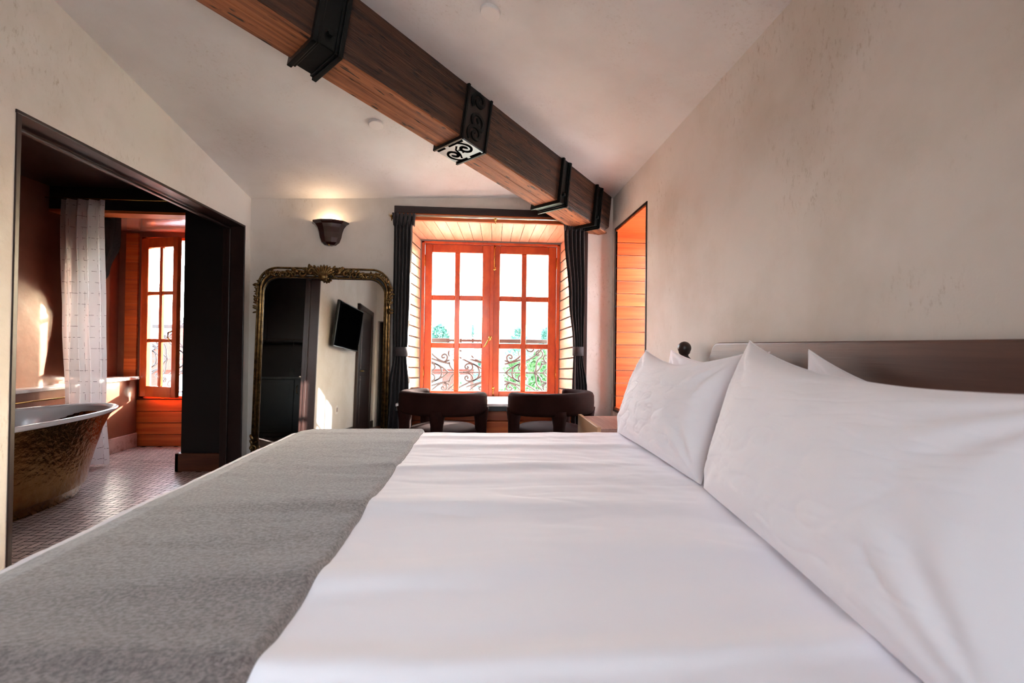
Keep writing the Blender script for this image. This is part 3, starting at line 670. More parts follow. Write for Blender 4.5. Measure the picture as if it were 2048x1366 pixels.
b = MB().tube([(-.89, 0, 0), (.84, 0, 0)], .009); b.ball((-.895, 0, 0), .013); b.ball((.845, 0, 0), .013); b.build('rod', mat('pale_brass', '#E6D8C2', .3, .8), rd, smooth=True)
for x in (-.88, .02, .83):
    b = MB().tube([(x, .0, 0), (x, .085, 0)], .006); b.lathe([(.018, -.004), (.018, .004)], (x, .083, 0), axis='Y'); b.ball((x, -.004, -.012), .012); b.tube([(x, -.002, 0), (x, -.002, -.05)], .004); b.build('bracket', M['brass'], rd, smooth=True)

# ------------------------------------------------------------------ gilt mirror
tilt = R(2.64)
mr = thing('leaning_mirror', 'tall arched mirror in an ornate old gold frame leaning beside the curtain', 'mirror', (-1.315, 3.875, .0), 0)
mr.rotation_euler = (-tilt, 0, 0)
W2, H2 = .495, 1.625      # half width of glass and its height
def mpath(off, n=10):
    w_, z1, r_ = W2+off, H2+off, .13+off*.5; p = [(-w_, .02-off)]
    p += [(-w_+r_-r_*math.cos(PI/2*k/n), z1-r_+r_*math.sin(PI/2*k/n)) for k in range(n+1)]
    p += [(w_-r_+r_*math.sin(PI/2*k/n), z1-r_+r_*math.cos(PI/2*k/n)) for k in range(n+1)]
    p += [(w_, .02-off)]; return p
pp = mpath(0); MB().add([(x, -.004, z+.02) for x, z in pp], [tuple(range(len(pp)))]).build('glass', M['mirror'], mr)
b = MB(); b.prism([(x, .004, z+.02) for x, z in mpath(.03)], (0, .016, 0)); b.build('backing', M['espresso'], mr)
for off, rr, ry in ((.006, .007, .012), (.024, .013, .022), (.045, .009, .014)):
    pts = [(x, -.008, z+.02+off) for x, z in mpath(off)]; pts = [(-W2-off, -.008, .04)]+pts[1:-1]+[(W2+off, -.008, .04)]
    MB().tube(pts, rr, 10, r2=ry, up=(0, 1, 0)).build('moulding', M['gold'], mr, smooth=True)
MB().box((-W2-.055, -.03, .0), (W2+.055, .01, .06)).build('base_rail', M['gold'], mr, bevel=.01)
def curl(b, x, z, r0, sg, a0, y=-.03, th=.008):
    p = spiral((x, z), r0*.15, r0, a0, a0+sg*R(430), 22); b.tube([(q[0], y-.012*(1-i/22), q[1]) for i, q in enumerate(p)], [th*(.6+.5*math.sin(PI*i/22)) for i in range(23)], 6, up=(0, 1, 0))
def leafy(b, x, z, a, L, y=-.03, wd=.35):
    rot = Matrix.Rotation(-a, 3, 'Y'); b.ball((x+math.cos(a)*L*.5, y, z+math.sin(a)*L*.5), L*.5, 1, .4, wd, 8, 6, rot)
TOP = H2+.045
b = MB(); rnd = random.Random(3)
for k in range(9): a = R(35+110*k/8); leafy(b, 0, TOP-.02, a, .115, -.045, .24)
for k in range(5): a = R(215+110*k/4); leafy(b, 0, TOP-.0, a, .055, -.045, .4)
b.ball((0, -.055, TOP-.01), .036, 1.1, .6, 1); b.build('crest_shell', M['gold'], mr, smooth=True)
for sg in (-1, 1):
    b = MB()
    curl(b, sg*.105, TOP+.030, .046, sg, R(200 if sg > 0 else -20), th=.012); curl(b, sg*.18, TOP+.018, .038, -sg, R(20), th=.010); curl(b, sg*.245, TOP+.008, .028, sg, R(90), th=.009); curl(b, sg*.30, TOP+.002, .022, -sg, 0)
    for k in range(14):
        x = sg*(.06+.018*k); leafy(b, x, TOP+.01+.025*max(0, 1-k/12), R(90-sg*rnd.uniform(10, 80)), rnd.uniform(.045, .08), -.03, .4)
    b.build('crest_scroll', M['gold'], mr, smooth=True)
    b = MB(); pth = mpath(.045, 16); tot = len(pth)
    # leaf and berry trail over the shoulder, then a spray on the corner
    for k in range(12):
        x = sg*(.29+.0155*k); leafy(b, x, TOP-.012, R(90+rnd.uniform(-60, 60)), rnd.uniform(.03, .05), -.022, .45); b.ball((x, -.03, TOP+.014+rnd.uniform(-.005, .012)), .009)
    for k in range(12):
        a = PI/2*k/11; x = sg*(W2+.045-.15+.15*math.sin(a)); z = TOP-.15+.02+.15*math.cos(a); leafy(b, x, z-.01, math.atan2(math.cos(a), sg*math.sin(a))+rnd.uniform(-.7, .7), rnd.uniform(.03, .05), -.025, .4)
    for k in range(9): leafy(b, sg*(W2+.035), TOP-.15-.02*k, R(90-sg*rnd.uniform(20, 110)), rnd.uniform(.03, .055), -.028, .35)
    curl(b, sg*(W2+.045), TOP-.21, .022, sg, R(90)); b.build('corner_spray', M['gold'], mr, smooth=True)
    b = MB()
    for k in range(12): leafy(b, sg*(W2+.03), .10+.018*k, R(90+rnd.uniform(-70, 70)), rnd.uniform(.03, .06), -.03, .4)
    curl(b, sg*(W2+.03), .24, .03, sg, 0); curl(b, sg*(W2+.03), .13, .034, -sg, 0); b.build('lower_spray', M['gold'], mr, smooth=True)

# ------------------------------------------------------------------ bed
BX0, BX1, BY0, BY1, BZ = -.99, 1.12, .42, 2.57, .615
bed = thing('bed', 'large walnut bed with turned post and curved headboard', 'bed', (.07, 1.5, 0))
def BP(o_): return o_
ob = Vector((.07, 1.5, 0))
def bb(a, c): return (a[0]-ob.x, a[1]-ob.y, a[2]), (c[0]-ob.x, c[1]-ob.y, c[2])
MB().box(*bb((-.92, .50, .14), (1.10, 2.50, .30))).build('bed_frame', M['walnut_x'], bed, bevel=.01)
MB().box(*bb((-.95, .47, .30), (1.10, 2.53, .56))).build('mattress', M['linen'], bed, bevel=.05, seg=4)
for x in (-.86, 1.0):
    for y in (.58, 2.42): MB().lathe([(.025, 0), (.035, .14)], (x-ob.x, y-ob.y, 0), n=16).build('leg', M['walnut_z'], bed)
# headboard: slab with rounded, slanted ends
hy0, hy1, hz1 = .30, 2.16, 1.128
pts = [(hy0, .30), (hy1+.16, .30), (hy1+.15, .62), (hy1+.085, .95)]
for k in range(7):
    a = R(20+70*k/6); pts.append((hy1-.06+.075*math.cos(a), hz1-.06+.06*math.sin(a)))
pts += [(hy0+.06, hz1), (hy0, hz1-.06)]
MB().prism([(1.135-ob.x, y-ob.y, z) for y, z in pts], (.042, 0, 0)).build('headboard', M['walnut_y'], bed, bevel=.008, seg=3)
px, py = 1.125-ob.x, 2.44-ob.y
prof = [(.024, 0), (.024, .9), (.03, .94), (.02, .965), (.02, .985), (.034, 1.0), (.052, 1.018), (.054, 1.026), (.034, 1.042), (.022, 1.056), (.021, 1.064), (.028, 1.07)]
prof += [(.036*math.sin(a), 1.10-.036*math.cos(a)) for a in [R(60+120*k/10) for k in range(11)]]
MB().lathe(prof, (px, py, 0), n=28).build('turned_post', M['dark_z'], bed, smooth=True)

def wr(x, y):
    """height of the soft folds over the top of the duvet"""
    h = 0
    for (y0, w_, a, sl, xa, xb) in ((2.17, .05, .008, .02, -.4, .9), (1.80, .05, .012, .03, -.4, .45), (1.36, .085, .016, .02, -.5, .55), (.97, .07, .013, .05, -.6, .15), (.705, .04, .010, -.02, -.9, .9), (2.40, .04, .006, .0, -.5, .8), (1.1, .09, .007, -.10, .1, .9)):
        yy = y0+sl*x+.02*math.sin(x*3+y0*7)
        d = (y-yy)/w_
        e = 1/(1+math.exp(-(x-xa)*9))*1/(1+math.exp((x-xb)*7))
        h += 1.3*a*e*(math.exp(-d*d*(2.2 if d < 0 else .7)))
    h += .006*noise.noise(Vector((x*1.3, y*4.5, .3)))+.0028*noise.noise(Vector((x*3.5+y, y*13, 4.1)))+.0012*noise.noise(Vector((x*9+y*5, y*26, 2)))
    h += -.0016*math.exp(-(noise.noise(Vector((x*.9, y*5.5+x*.6, 11.3)))/.05)**2)-.0010*math.exp(-(noise.noise(Vector((x*1.7+3, y*9-x*.8, 5.3)))/.05)**2)
    # creases gathering to the pillows
    g = max(0, min(1, (x-.25)/.5)); h += g*(.006*noise.noise(Vector((x*3-y*4, x*7+y*9, 7)))+.003*noise.noise(Vector((x*8-y*9, x*12+y*15, 9))))
    return h
def draped(x, y, x0, x1, y0, y1, z, r_, hang, wrf=wr, flare=.0):
    """maps flat cloth coordinates to the bed: flat on top, rounded edge, then hanging"""
    ex = (x0-x) if x < x0 else (x-x1 if x > x1 else 0); ey = (y0-y) if y < y0 else (y-y1 if y > y1 else 0)
    dx = -1 if x < x0 else (1 if x > x1 else 0); dy = -1 if y < y0 else (1 if y > y1 else 0)
    cx, cy = min(max(x, x0), x1), min(max(y, y0), y1); e = math.hypot(ex, ey)
    if e < 1e-9: return Vector((cx, cy, z+wrf(cx, cy)))
    ux, uy = dx*ex/e, dy*ey/e; q = PI/2*r_
    if e < q: a = e/r_; o = r_*math.sin(a); dz = r_*(1-math.cos(a))
    else: o = r_; dz = r_+(e-q)
    wv = .012*math.sin((cx+cy)*9)*min(1, max(0, e-q)*4)*flare
    fade = max(0, 1-e/.15)
    return Vector((cx+ux*(o+wv), cy+uy*(o+wv), z-dz+wrf(cx, cy)*fade))
nu, nv = 260, 300; hx, hy = .34, .34
def fd(u, v):
    # denser sampling keeps fold detail; x runs foot -> pillows
    x = BX0+.012-hx+u*(BX1-BX0-.012+hx); y = BY0+.06-hy+v*(BY1-BY0-.12+2*hy)
    return draped(x, y, BX0+.012, 9, BY0+.06, BY1-.06, BZ, .05, .3, flare=1)
MB().grid(fd, nu, nv)
dv = MB().grid(fd, nu, nv).build('duvet', M['linen'], None, smooth=True, solid=.012)
tag(dv, 'white cotton duvet with soft folds spread over the bed', 'duvet')
# grey blanket folded over the foot of the bed
nu, nv = 120, 260
def wb(x, y):
    t = (x+.335); edge = .0
    return wr(x, y)*.55+.006+.014*max(0, min(1, (x-BX0-.027)/.07))
def edge_x(y): return -.336+.018*max(0, (y-1.2))/1.3
def fb_(u, v):
    y = BY0+.05-.36+v*(BY1-BY0-.10+.72); xe = edge_x(y)
    L0 = .0; L = (xe-(BX0+.030))+L0; s_ = u*(L+.03)
    if s_ <= L:
        return draped(BX0+.030-L0+s_, y, BX0+.0, 9, BY0+.045, BY1-.045, BZ+.0, .065, .3, wb, flare=1)
    a = (s_-L)/.03*PI; p = draped(xe, y, BX0+.05, 9, BY0+.045, BY1-.045, BZ, .065, .3, wb)
    p.x += .010*math.sin(a); p.z -= .010*(1-math.cos(a)); return p
bk = MB().grid(fb_, nu, nv).build('blanket', M['wool'], None, smooth=True, solid=.012)
tag(bk, 'grey wool blanket folded across the foot of the bed', 'blanket')

# ------------------------------------------------------------------ pillows
def pillow(label, bot0, bot1, lean, h_, th, seed, ears=(.05, .05), sagtop=.075, grp='white bed pillows', bulge=1.0, near=0.0, back=.7):
    """bottom edge from bot0 (far) to bot1 (near); lean = x shift of the top; plump body with pointed corners"""
    A, B = Vector(bot0), Vector(bot1); U = (B-A); L = U.length; U.normalize()
    V = Vector((lean, 0, math.sqrt(h_*h_-lean*lean))); V.normalize(); Nn = U.cross(V); Nn = Nn if Nn.x < 0 else -Nn
    root = thing('pillow', label, 'pillow', (A+B)/2, 0, grp); ctr = (A+B)/2
    n = 120
    def crease(x, z, k): return math.exp(-(noise.noise(Vector((x*1.6+k, z*4.2-x*1.1, k)))/.045)**2)
    def shp(u, v, s):
        a, c = u*2-1, v*2-1
        # edges bow inward, corners stay pointed
        ka, kc = 1-.10*(1-abs(c)**1.6), 1-(sagtop/h_*2*(1-abs(a)**1.7)+(near*max(0, a)**1.2 if c > 0 else 0))*(1 if c > 0 else .12)
        x = a*L/2*(ka if True else 1); z = h_/2+c*h_/2*kc
        e = max(0, 1-abs(a)**2.4)*max(0, 1-abs(c)**2.4)
        d = th*(e**.52)*bulge
        P = Vector((x, z, seed))
        rad = noise.noise(Vector((a*2.2+seed, c*2.2, 3)))*.011+noise.noise(Vector((a*5, c*6+seed, 6)))*.005
        # wrinkles fanning out of the corners
        for (ca, cc) in ((-1, 1), (1, 1), (-1, -1), (1, -1)):
            dx, dz = (a-ca)*L/2, (c-cc)*h_/2; rr_ = math.hypot(dx, dz); an = math.atan2(dz*cc, dx*ca)
            rad += .010*math.sin(an*13+seed)*math.exp(-((rr_-.12)/.11)**2)
        if s > 0: d += (rad-.0030*crease(a*1.8, c, seed)-.0022*crease(a*3.1+4, c*1.7, seed+3))*min(1, e*2.2)
        q = U*x+V*z+Nn*(d*s)+(A+B)/2-ctr
        if q.z+ctr.z < BZ+.012: q.z = BZ+.012-ctr.z+ (q.z+ctr.z-BZ-.012)*.05
        return q
    b = MB(); b.grid(lambda u, v: shp(u, v, 1), n, n); b.grid(lambda u, v: shp(u, v, -back), n, n)
    b.build('pillowcase', M['linen'], root, smooth=True, weld=True)
    pts = []
    for k in range(n+1): pts.append(shp(k/n, 1, 0))
    sm = [shp(0, k/n, 0) for k in range(n+1)]+pts[1:]
    MB().tube(sm, .0022, 6).build('seam', M['linen'], root, smooth=True)
    return root
pillow('white pillow at the back by the turned bed post, mostly hidden', (.975, 2.50, .64), (.975, 1.62, .64), .10, .46, .055, 5.5, grp='white pillows on the bed', sagtop=.06)
pillow('white pillow at the back against the headboard, one tip showing', (.975, 1.42, .64), (.975, .52, .64), .10, .47, .055, 8.1, grp='white pillows on the bed', sagtop=.12, near=.55)
pillow('plump white pillow in front at the window side of the bed', (.77, 2.50, .622), (.77, 1.53, .622), .16, .49, .115, 2.3, grp='white pillows on the bed', sagtop=.07)
pillow('largest looking plump white pillow in front with a pointed corner', (.765, 1.505, .622), (.62, .46, .622), .16, .53, .125, 1.1, grp='white pillows on the bed', sagtop=.095, near=.30)

# ------------------------------------------------------------------ nightstand
ns = thing('nightstand', 'low walnut nightstand between the bed and the right curtain', 'nightstand', (.94, 2.94, 0))
MB().box((-.23, -.26, .56), (.24, .25, .61)).build('top', mat('pinkish_walnut', '#8A6457', .45, var='#A88478', scale=6, vec=(8, .4, 8)), ns, bevel=.004)
MB().box((-.24, -.27, .0), (-.215, .26, .622)).build('side_panel', mat('tan_oak', '#A98562', .5), ns, bevel=.003)
MB().box((.24, -.27, .0), (.255, .26, .605)).build('side_panel', M['walnut_z'], ns, bevel=.003)
MB().box((-.215, -.25, .10), (.24, .25, .12)).build('shelf', M['walnut_x'], ns, bevel=.003)
dr = MB().box((-.213, -.262, .40), (.238, -.245, .545)).build('drawer', M['walnut_x'], ns, bevel=.003)
MB().ball((.01, -.275, .47), .013).build('knob', M['brass'], dr, smooth=True)

# ------------------------------------------------------------------ armchairs
def barrel_chair(label, loc, mir, grp):
    t = thing('armchair', label, 'armchair', loc, 0, grp); s_ = -1 if mir else 1
    def ang(a): return math.cos(a)*s_, math.sin(a)
    # band
    a0, a1 = R(-8), R(-238); n = 44; RX, RY = .292, .285; b = MB(); vs = []; K = 14
    for i in range(n+1):
        t_ = i/n; a = a0+(a1-a0)*t_; cx, cy = ang(a); zt, zb = .752, .585
        endf = min(1, min(t_, 1-t_)*30+.35)
        hw = .052; hh = (zt-zb)/2*(.93+.07*min(1, endf)); zc = (zt+zb)/2+.006*math.cos((t_-.5)*2*PI)
        for k in range(K):
            q = 2*PI*k/K; cq, sq = math.cos(q), math.sin(q); pw = .55
            ox = math.copysign(abs(cq)**pw, cq)*hw*(.88+.12*endf); oz = math.copysign(abs(sq)**pw, sq)*hh
            vs.append(((RX+ox)*cx, (RY+ox)*cy, zc+oz))
    fs = [(j*K+k, j*K+(k+1) % K, (j+1)*K+(k+1) % K, (j+1)*K+k) for j in range(n) for k in range(K)]+[tuple(range(K))[::-1], tuple(n*K+k for k in range(K))]
    b.add(vs, fs).build('backrest', M['velvet'], t, smooth=True)
    for a in (-10, -95, -172, -236):
        cx, cy = ang(R(a)); b = MB(); pr = []
        for (z, r_) in ((0, .036), (.02, .040), (.40, .043), (.52, .046), (.585, .056), (.63, .062)): pr.append((r_, z))
        b.lathe(pr, (cx*RX, cy*RY, 0), n=18).build('leg', M['velvet'], t, smooth=True)
    pr = [(0, .39), (.22, .39), (.262, .405), (.275, .43), (.268, .455), (.24, .475), (.14, .490), (0, .495)]
    MB().lathe(pr, n=40).build('seat', M['velvet'], t, smooth=True)
    MB().lathe([(.255, .33), (.262, .335), (.262, .385), (.255, .39)], n=40).build('seat_frame', M['velvet'], t, smooth=True)
    return t
barrel_chair('wine velvet barrel armchair left of the pair, sunlit on one arm', (-.275, 3.56, 0), False, 'velvet armchairs at the window')
barrel_chair('wine velvet barrel armchair beside the nightstand, all in shade', (.555, 3.56, 0), True, 'velvet armchairs at the window')

# ------------------------------------------------------------------ bathtub
tb = thing('bathtub', 'freestanding oval tub with hammered bronze outside and white inside', 'bathtub', (-3.07, 3.11, 0), R(3))
A_, B_ = .87, .40
def ring(ka, kb, z, n=72, lift=0):
    return [(kb*B_*math.copysign(abs(math.cos(2*PI*k/n))**.92, math.cos(2*PI*k/n)), ka*A_*math.copysign(abs(math.sin(2*PI*k/n))**.92, math.sin(2*PI*k/n)), z+lift*abs(math.sin(2*PI*k/n))**3) for k in range(n)]
def rings(rs, cap0=False, cap1=False):
    b = MB(); vs = [p for r_ in rs for p in r_]; n = len(rs[0]); fs = [(j*n+k, j*n+(k+1) % n, (j+1)*n+(k+1) % n, (j+1)*n+k) for j in range(len(rs)-1) for k in range(n)]
    if cap0: fs.append(tuple(range(n))[::-1])
    if cap1: fs.append(tuple((len(rs)-1)*n+k for k in range(n)))
    return b.add(vs, fs)
rings([ring(.60, .70, .0), ring(.62, .72, .01), ring(.64, .75, .06), ring(.665, .785, .075)], True).build('plinth', M['copper'], tb, smooth=True)
rings([ring(.665, .785, .075), ring(.68, .80, .10), ring(.70, .82, .18), ring(.75, .86, .30), ring(.82, .90, .44), ring(.90, .95, .535), ring(.955, .965, .562)]).build('shell', M['copper'], tb, smooth=True)
rings([ring(.955, .965, .560), ring(.99, .995, .570), ring(1.0, 1.0, .580), ring(.995, .995, .590), ring(.97, .96, .594), ring(.945, .925, .59), ring(.925, .90, .575)], ).build('rim', M['enamel'], tb, smooth=True)
rings([ring(.925, .90, .576), ring(.88, .86, .50), ring(.82, .82, .36), ring(.74, .77, .22), ring(.64, .70, .15), ring(.4, .45, .135), ring(.05, .05, .13)], False, True).build('basin', M['enamel'], tb, smooth=True)

# bathroom curtains
sc_ = curtain('bath_curtain', 'sheer white bath curtain with a thin grid pattern hanging behind the tub', [(2.335, -3.66, -3.30, 4.22, .02), (2.2, -3.665, -3.305, 4.22, .025), (1.3, -3.63, -3.27, 4.22, .03), (.6, -3.60, -3.25, 4.22, .03), (.02, -3.54, -3.22, 4.23, .03)], 4, .03, M['sheer'], th=0, cat='curtain')
dc = curtain('dark_curtain', 'dark curtain tied back behind the sheer one in the bathroom', [(2.25, -3.77, -3.35, 4.47, .02), (2.0, -3.77, -3.355, 4.47, .025), (1.75, -3.77, -3.44, 4.47, .025), (1.45, -3.77, -3.63, 4.47, .02), (1.34, -3.77, -3.68, 4.47, .02), (.76, -3.78, -3.62, 4.47, .025)], 3, .03, M['charcoal'])
rr_ = thing('curtain_rod', 'thin pale rod under the bathroom ceiling carrying the sheer curtain', 'curtain rod', (-3.17, 4.22, 2.345))
MB().tube([(-.62, 0, 0), (.62, 0, 0)], .006).build('rod', M['brass'], rr_, smooth=True)

# ------------------------------------------------------------------ things seen in the mirror
kt = thing('kitchen_base_cabinet', 'dark green base cabinet reflected in the mirror', 'cabinet', (-3.0, .62, 0))
MB().box((-.77, -.30, .08), (.80, .24, .85)).build('body', M['green'], kt)
MB().box((-.78, -.28, .0), (.78, .20, .08)).build('plinth', M['black'], kt)
for k in range(3):
    x = -.775+k*.525; d = MB(); d.box((x+.01, .24, .10), (x+.52, .26, .84)); d.box((x+.07, .255, .16), (x+.46, .263, .78))
    dd = d.build('door', M['green'], kt, bevel=.004); b = MB(); b.tube([(x+.05, .262, .64), (x+.05, .29, .66), (x+.05, .29, .74), (x+.05, .262, .76)], .006); b.build('handle', M['brass'], dd, smooth=True)
cw = thing('countertop', 'dark stone countertop on the green cabinet reflected in the mirror', 'countertop', (-3.0, .62, .85))
MB().box((-.78, -.31, 0), (.82, .27, .03)).build('slab', M['stone_dark'], cw, bevel=.004)
uc = thing('kitchen_wall_cabinet', 'near black wall cabinets above the counter reflected in the mirror', 'cabinet', (-3.0, .48, 1.42))
MB().box((-.80, -.17, 0), (.82, .16, 1.0)).build('body', M['espresso'], uc)
for k in range(3): MB().box((-.80+k*.54+.003, .16, .003), (-.80+(k+1)*.54-.003, .178, .997)).build('door', M['espresso'], uc, bevel=.003)
rl = thing('utensil_rail', 'thin steel rail with hooks under the wall cabinets reflected in the mirror', 'rail', (-3.0, .665, 1.46))
MB().tube([(-.8, 0, 0), (.8, 0, 0)], .005).build('rail', M['chrome'], rl)
for x in (-.3, .15): MB().tube([(x, 0, .0), (x, .01, -.02), (x, .0, -.09), (x, .015, -.10)], .004).build('hook', M['chrome'], rl)
tp = thing('kitchen_tap', 'chrome tap by the coffee machine reflected in the mirror', 'tap', (-2.42, .42, .88))
MB().tube([(0, 0, 0), (0, 0, .30), (0, .04, .36), (0, .10, .37), (0, .14, .32), (0, .14, .28)], .012).build('spout', M['chrome'], tp, smooth=True)
MB().tube([(.03, 0, .10), (.09, .02, .14)], .007).build('lever', M['chrome'], tp, smooth=True)
cm = thing('coffee_machine', 'small black coffee machine on the dark counter reflected in the mirror', 'coffee machine', (-2.68, .55, .88))
MB().box((-.06, -.14, 0), (.06, .06, .24)).build('body', M['black'], cm, bevel=.015)
MB().box((-.05, .05, .15), (.05, .14, .25)).build('head', M['black'], cm, bevel=.012)
MB().box((-.055, .05, .0), (.055, .15, .025)).build('drip_tray', M['chrome'], cm, bevel=.003)
MB().lathe([(.045, 0), (.045, .22), (.0, .22)], (.10, -.05, 0), n=20).build('water_tank', M['glass'], cm)
gl = thing('glass_tumbler', 'clear glass standing left of the coffee machine in the mirror', 'glass', (-2.88, .60, .88))
MB().lathe([(0, .004), (.03, .0), (.034, .13), (.031, .13), (.028, .01), (0, .01)], n=24).build('glass', M['glass'], gl, smooth=True)

tv = thing('television', 'black flat television on the left wall reflected in the mirror', 'television', (XL+.13, 1.27, 1.58), 0)
tv.rotation_euler = (0, R(6), R(3))
MB().box((-.02, -.50, -.31), (.02, .50, .31)).build('body', M['black'], tv, bevel=.006)
MB().box((.0201, -.488, -.298), (.022, .488, .298)).build('screen', M['screen'], tv)
MB().box((-.10, -.12, -.06), (-.02, .12, .06)).build('bracket', M['black'], tv, bevel=.004)
dn = struct_root('door_1', 'dark wine panelled door in the left wall reflected in the mirror', 'door', (XL, -.13, 0))
MB().box((.0, -.40, 0), (.03, .40, 2.02)).build('leaf', M['dark_z'], dn)
b = MB(); b.box((.0, -.48, 0), (.045, -.40, 2.10)); b.box((.0, .40, 0), (.045, .48, 2.10)); b.box((0, -.48, 2.02), (.045, .48, 2.10)); b.build('casing', M['dark_z'], dn, bevel=.004)
b = MB(); b.box((.028, -.28, .14), (.038, .28, .92)); b.box((.028, -.28, 1.04), (.038, .28, 1.90)); b.build('raised_panel', M['dark_z'], dn, bevel=.008)
b = MB(); b.tube([(.03, .33, 1.0), (.08, .33, 1.0), (.08, .22, 1.0)], .009); b.build('door_handle', M['brass'], dn, smooth=True)
ot = thing('wall_outlet', 'small switch plate low on the left wall reflected in the mirror', 'outlet', (XL, 1.22, .42))
MB().box((0, -.04, -.06), (.008, .04, .06)).build('plate', M['white_paint'], ot, bevel=.002)
MB().box((.008, -.018, -.03), (.010, .018, .03)).build('socket', M['walnut_z'], ot)
hl = MB(); hl.box((-2.0, -2.6, 0), (-1.0, -2.5, 2.3)); hl.box((-2.0, -2.6, 0), (-1.93, YB-T, 2.3)); hl.box((-1.07, -2.6, 0), (-1.0, YB-T, 2.3)); hl.box((-2.0, -2.6, 2.1), (-1.0, YB-T, 2.3)); hl.box((-2.0, -2.6, -.1), (-1.0, YB-T, 0))
o = hl.build('wall_hallway', M['espresso']); o['kind'] = 'structure'

# ------------------------------------------------------------------ balconies and railings
def railing(name, label, x0, x1, y, ztop, hgt, mod, loc, rz=0):
    rt = thing(name, label, 'railing', loc, rz); zc = ztop-hgt/2; hb_ = hgt/2
    MB().box((x0-.02, y-.03, ztop-.035), (x1+.02, y+.03, ztop+.01)).build('handrail', M['rail_iron'], rt, bevel=.01)
    MB().box((x0, y-.01, zc-hb_), (x1, y+.01, zc-hb_+.02)).build('bottom_bar', M['rail_iron'], rt)
    MB().box((x0, y-.006, zc-.006), (x1, y+.006, zc+.006)).build('middle_bar', M['rail_iron'], rt)
    MB().box((x0-.015, y-.015, zc-hb_-.25), (x0+.015, y+.015, ztop)).build('post', M['rail_iron'], rt); MB().box((x1-.015, y-.015, zc-hb_-.25), (x1+.015, y+.015, ztop)).build('post', M['rail_iron'], rt)
    unit = [[(0, 0), (60, 60), (130, 108), (210, 150), (300, 195), (400, 255), (490, 335), (545, 430), (560, 490)],
            [(92, 0), (104, 60), (135, 105), (190, 140)],
            [(330, 4), (260, 14), (205, 50), (192, 95), (215, 135), (262, 140), (300, 110), (298, 72), (268, 62), (256, 88), (274, 98)],
            [(-20, 200), (50, 172), (110, 190), (180, 240), (250, 320), (290, 420), (300, 490)], [(-20, 140), (90, 165), (200, 205), (285, 240)],
            [(50, 172), (20, 210), (15, 260), (45, 292), (85, 278), (92, 245), (66, 232), (54, 252)],
            [(425, 4), (450, 70), (452, 140), (478, 215), (530, 262), (548, 320), (510, 368), (458, 350), (448, 305), (478, 284), (500, 304)],
            [(425, 4), (478, 40), (520, 100), (535, 170)], [(290, 420), (330, 360), (380, 350), (410, 385), (398, 425), (366, 424)]]
    def smooth_pts(P, k=5):
        out = []; n_ = len(P)
        for i in range(n_-1):
            p0, p1, p2, p3 = P[max(0, i-1)], P[i], P[i+1], P[min(n_-1, i+2)]
            for j in range(k):
                t = j/k; out.append(tuple(.5*(2*p1[q]+(p2[q]-p0[q])*t+(2*p0[q]-5*p1[q]+4*p2[q]-p3[q])*t*t+(3*p1[q]-p0[q]-3*p2[q]+p3[q])*t**3) for q in (0, 1)))
        return out+[P[-1]]
    sx_, sz_ = mod/550, (hb_-.03)/490
    for side in (-1, 1):
        for k in range(int((x1-x0)/2/mod)):
            b = MB()
            for P in unit:
                q = smooth_pts(P)
                for vz in (-1, 1):
                    pts = [((x0+x1)/2+side*(.11+k*mod+u*sx_), y, zc+vz*v*sz_) for u, v in q]
                    pts = [(min(max(p_[0], x0), x1), p_[1], p_[2]) for p_ in pts]
                    b.tube(pts, .0095, 6, r2=.007, up=(0, 1, 0))
            b.build('scroll_panel', M['rail_iron'], rt, smooth=True)
    return rt
railing('balcony_railing', 'scrolled iron balcony railing outside the bedroom window', -1.05, 1.05, 0, 1.165, .72, .41, (.175, 5.0, 0))
railing('balcony_railing', 'scrolled iron balcony railing outside the bathroom window', -.70, .70, 0, 1.30, .82, .33, (-3.45, 5.85, 0))
o = MB().box((-1.1, 4.7, .28), (1.5, 5.1, .38)).build('balcony_slab', M['balcony']); o['kind'] = 'structure'
o = MB().box((-4.1, 5.18, .28), (-2.6, 5.95, .38)).build('balcony_slab', M['balcony']); o['kind'] = 'structure'

# ------------------------------------------------------------------ outside
GZ = -7.5
o = MB().box((-120, 6.5, GZ-.5), (120, 240, GZ)).build('ground_outside', M['lawn']); o['kind'] = 'structure'
def tree(label, x, y, hgt, rad, seed, mt, conic=.5, n=1500, base=0):
    t = thing('tree', label, 'tree', (x, y, GZ)); rn = random.Random(seed); b = MB()
    lobes = [(rn.uniform(-.5, .5)*rad, rn.uniform(-.5, .5)*rad, rn.uniform(.45, .95), rn.uniform(.3, .6)) for _ in range(9)]
    for _ in range(n):
        f = rn.random()**.8; z = hgt*(.25+.75*f); rr = rad*(1-f)**conic*(.25+.9*rn.random()**.5)*(1+.25*math.sin(f*23+seed)); a = rn.uniform(0, 2*PI)
        c = Vector((rr*math.cos(a), rr*math.sin(a), z)); s_ = rad*rn.uniform(.05, .10); q = [c+Vector((rn.gauss(0, s_), rn.gauss(0, s_), rn.gauss(0, s_))) for _ in range(3)]
        b.add(q, [(0, 1, 2)], rn.random())
    for lx, ly, lz, lr in lobes: pass
    b.build('crown', mt, t); MB().tube([(0, 0, 0), (0, 0, hgt*.5), (.05, 0, hgt*.9)], [hgt*.02, hgt*.014, hgt*.004]).build('trunk', M['bark'], t); return t
def tree_at(px, ptop, Y, wpx, seed, label, mt='leaf2', conic=.38, n=1500):
    p = at(px, ptop, 'Y', Y); tree(label, p.x, Y, p.z-GZ, wpx/FPX*Y/2, seed, M[mt], conic, n)
tree_at(880, 650, 70, 60, 1, 'far pale green tree above the handrail in the first column of panes', n=3000)
tree_at(948, 652, 62, 58, 2, 'far bluish tree above the handrail in the second column of panes', n=3000)
tree_at(1038, 656, 80, 50, 3, 'small far tree above the handrail in the third column of panes', n=2200)
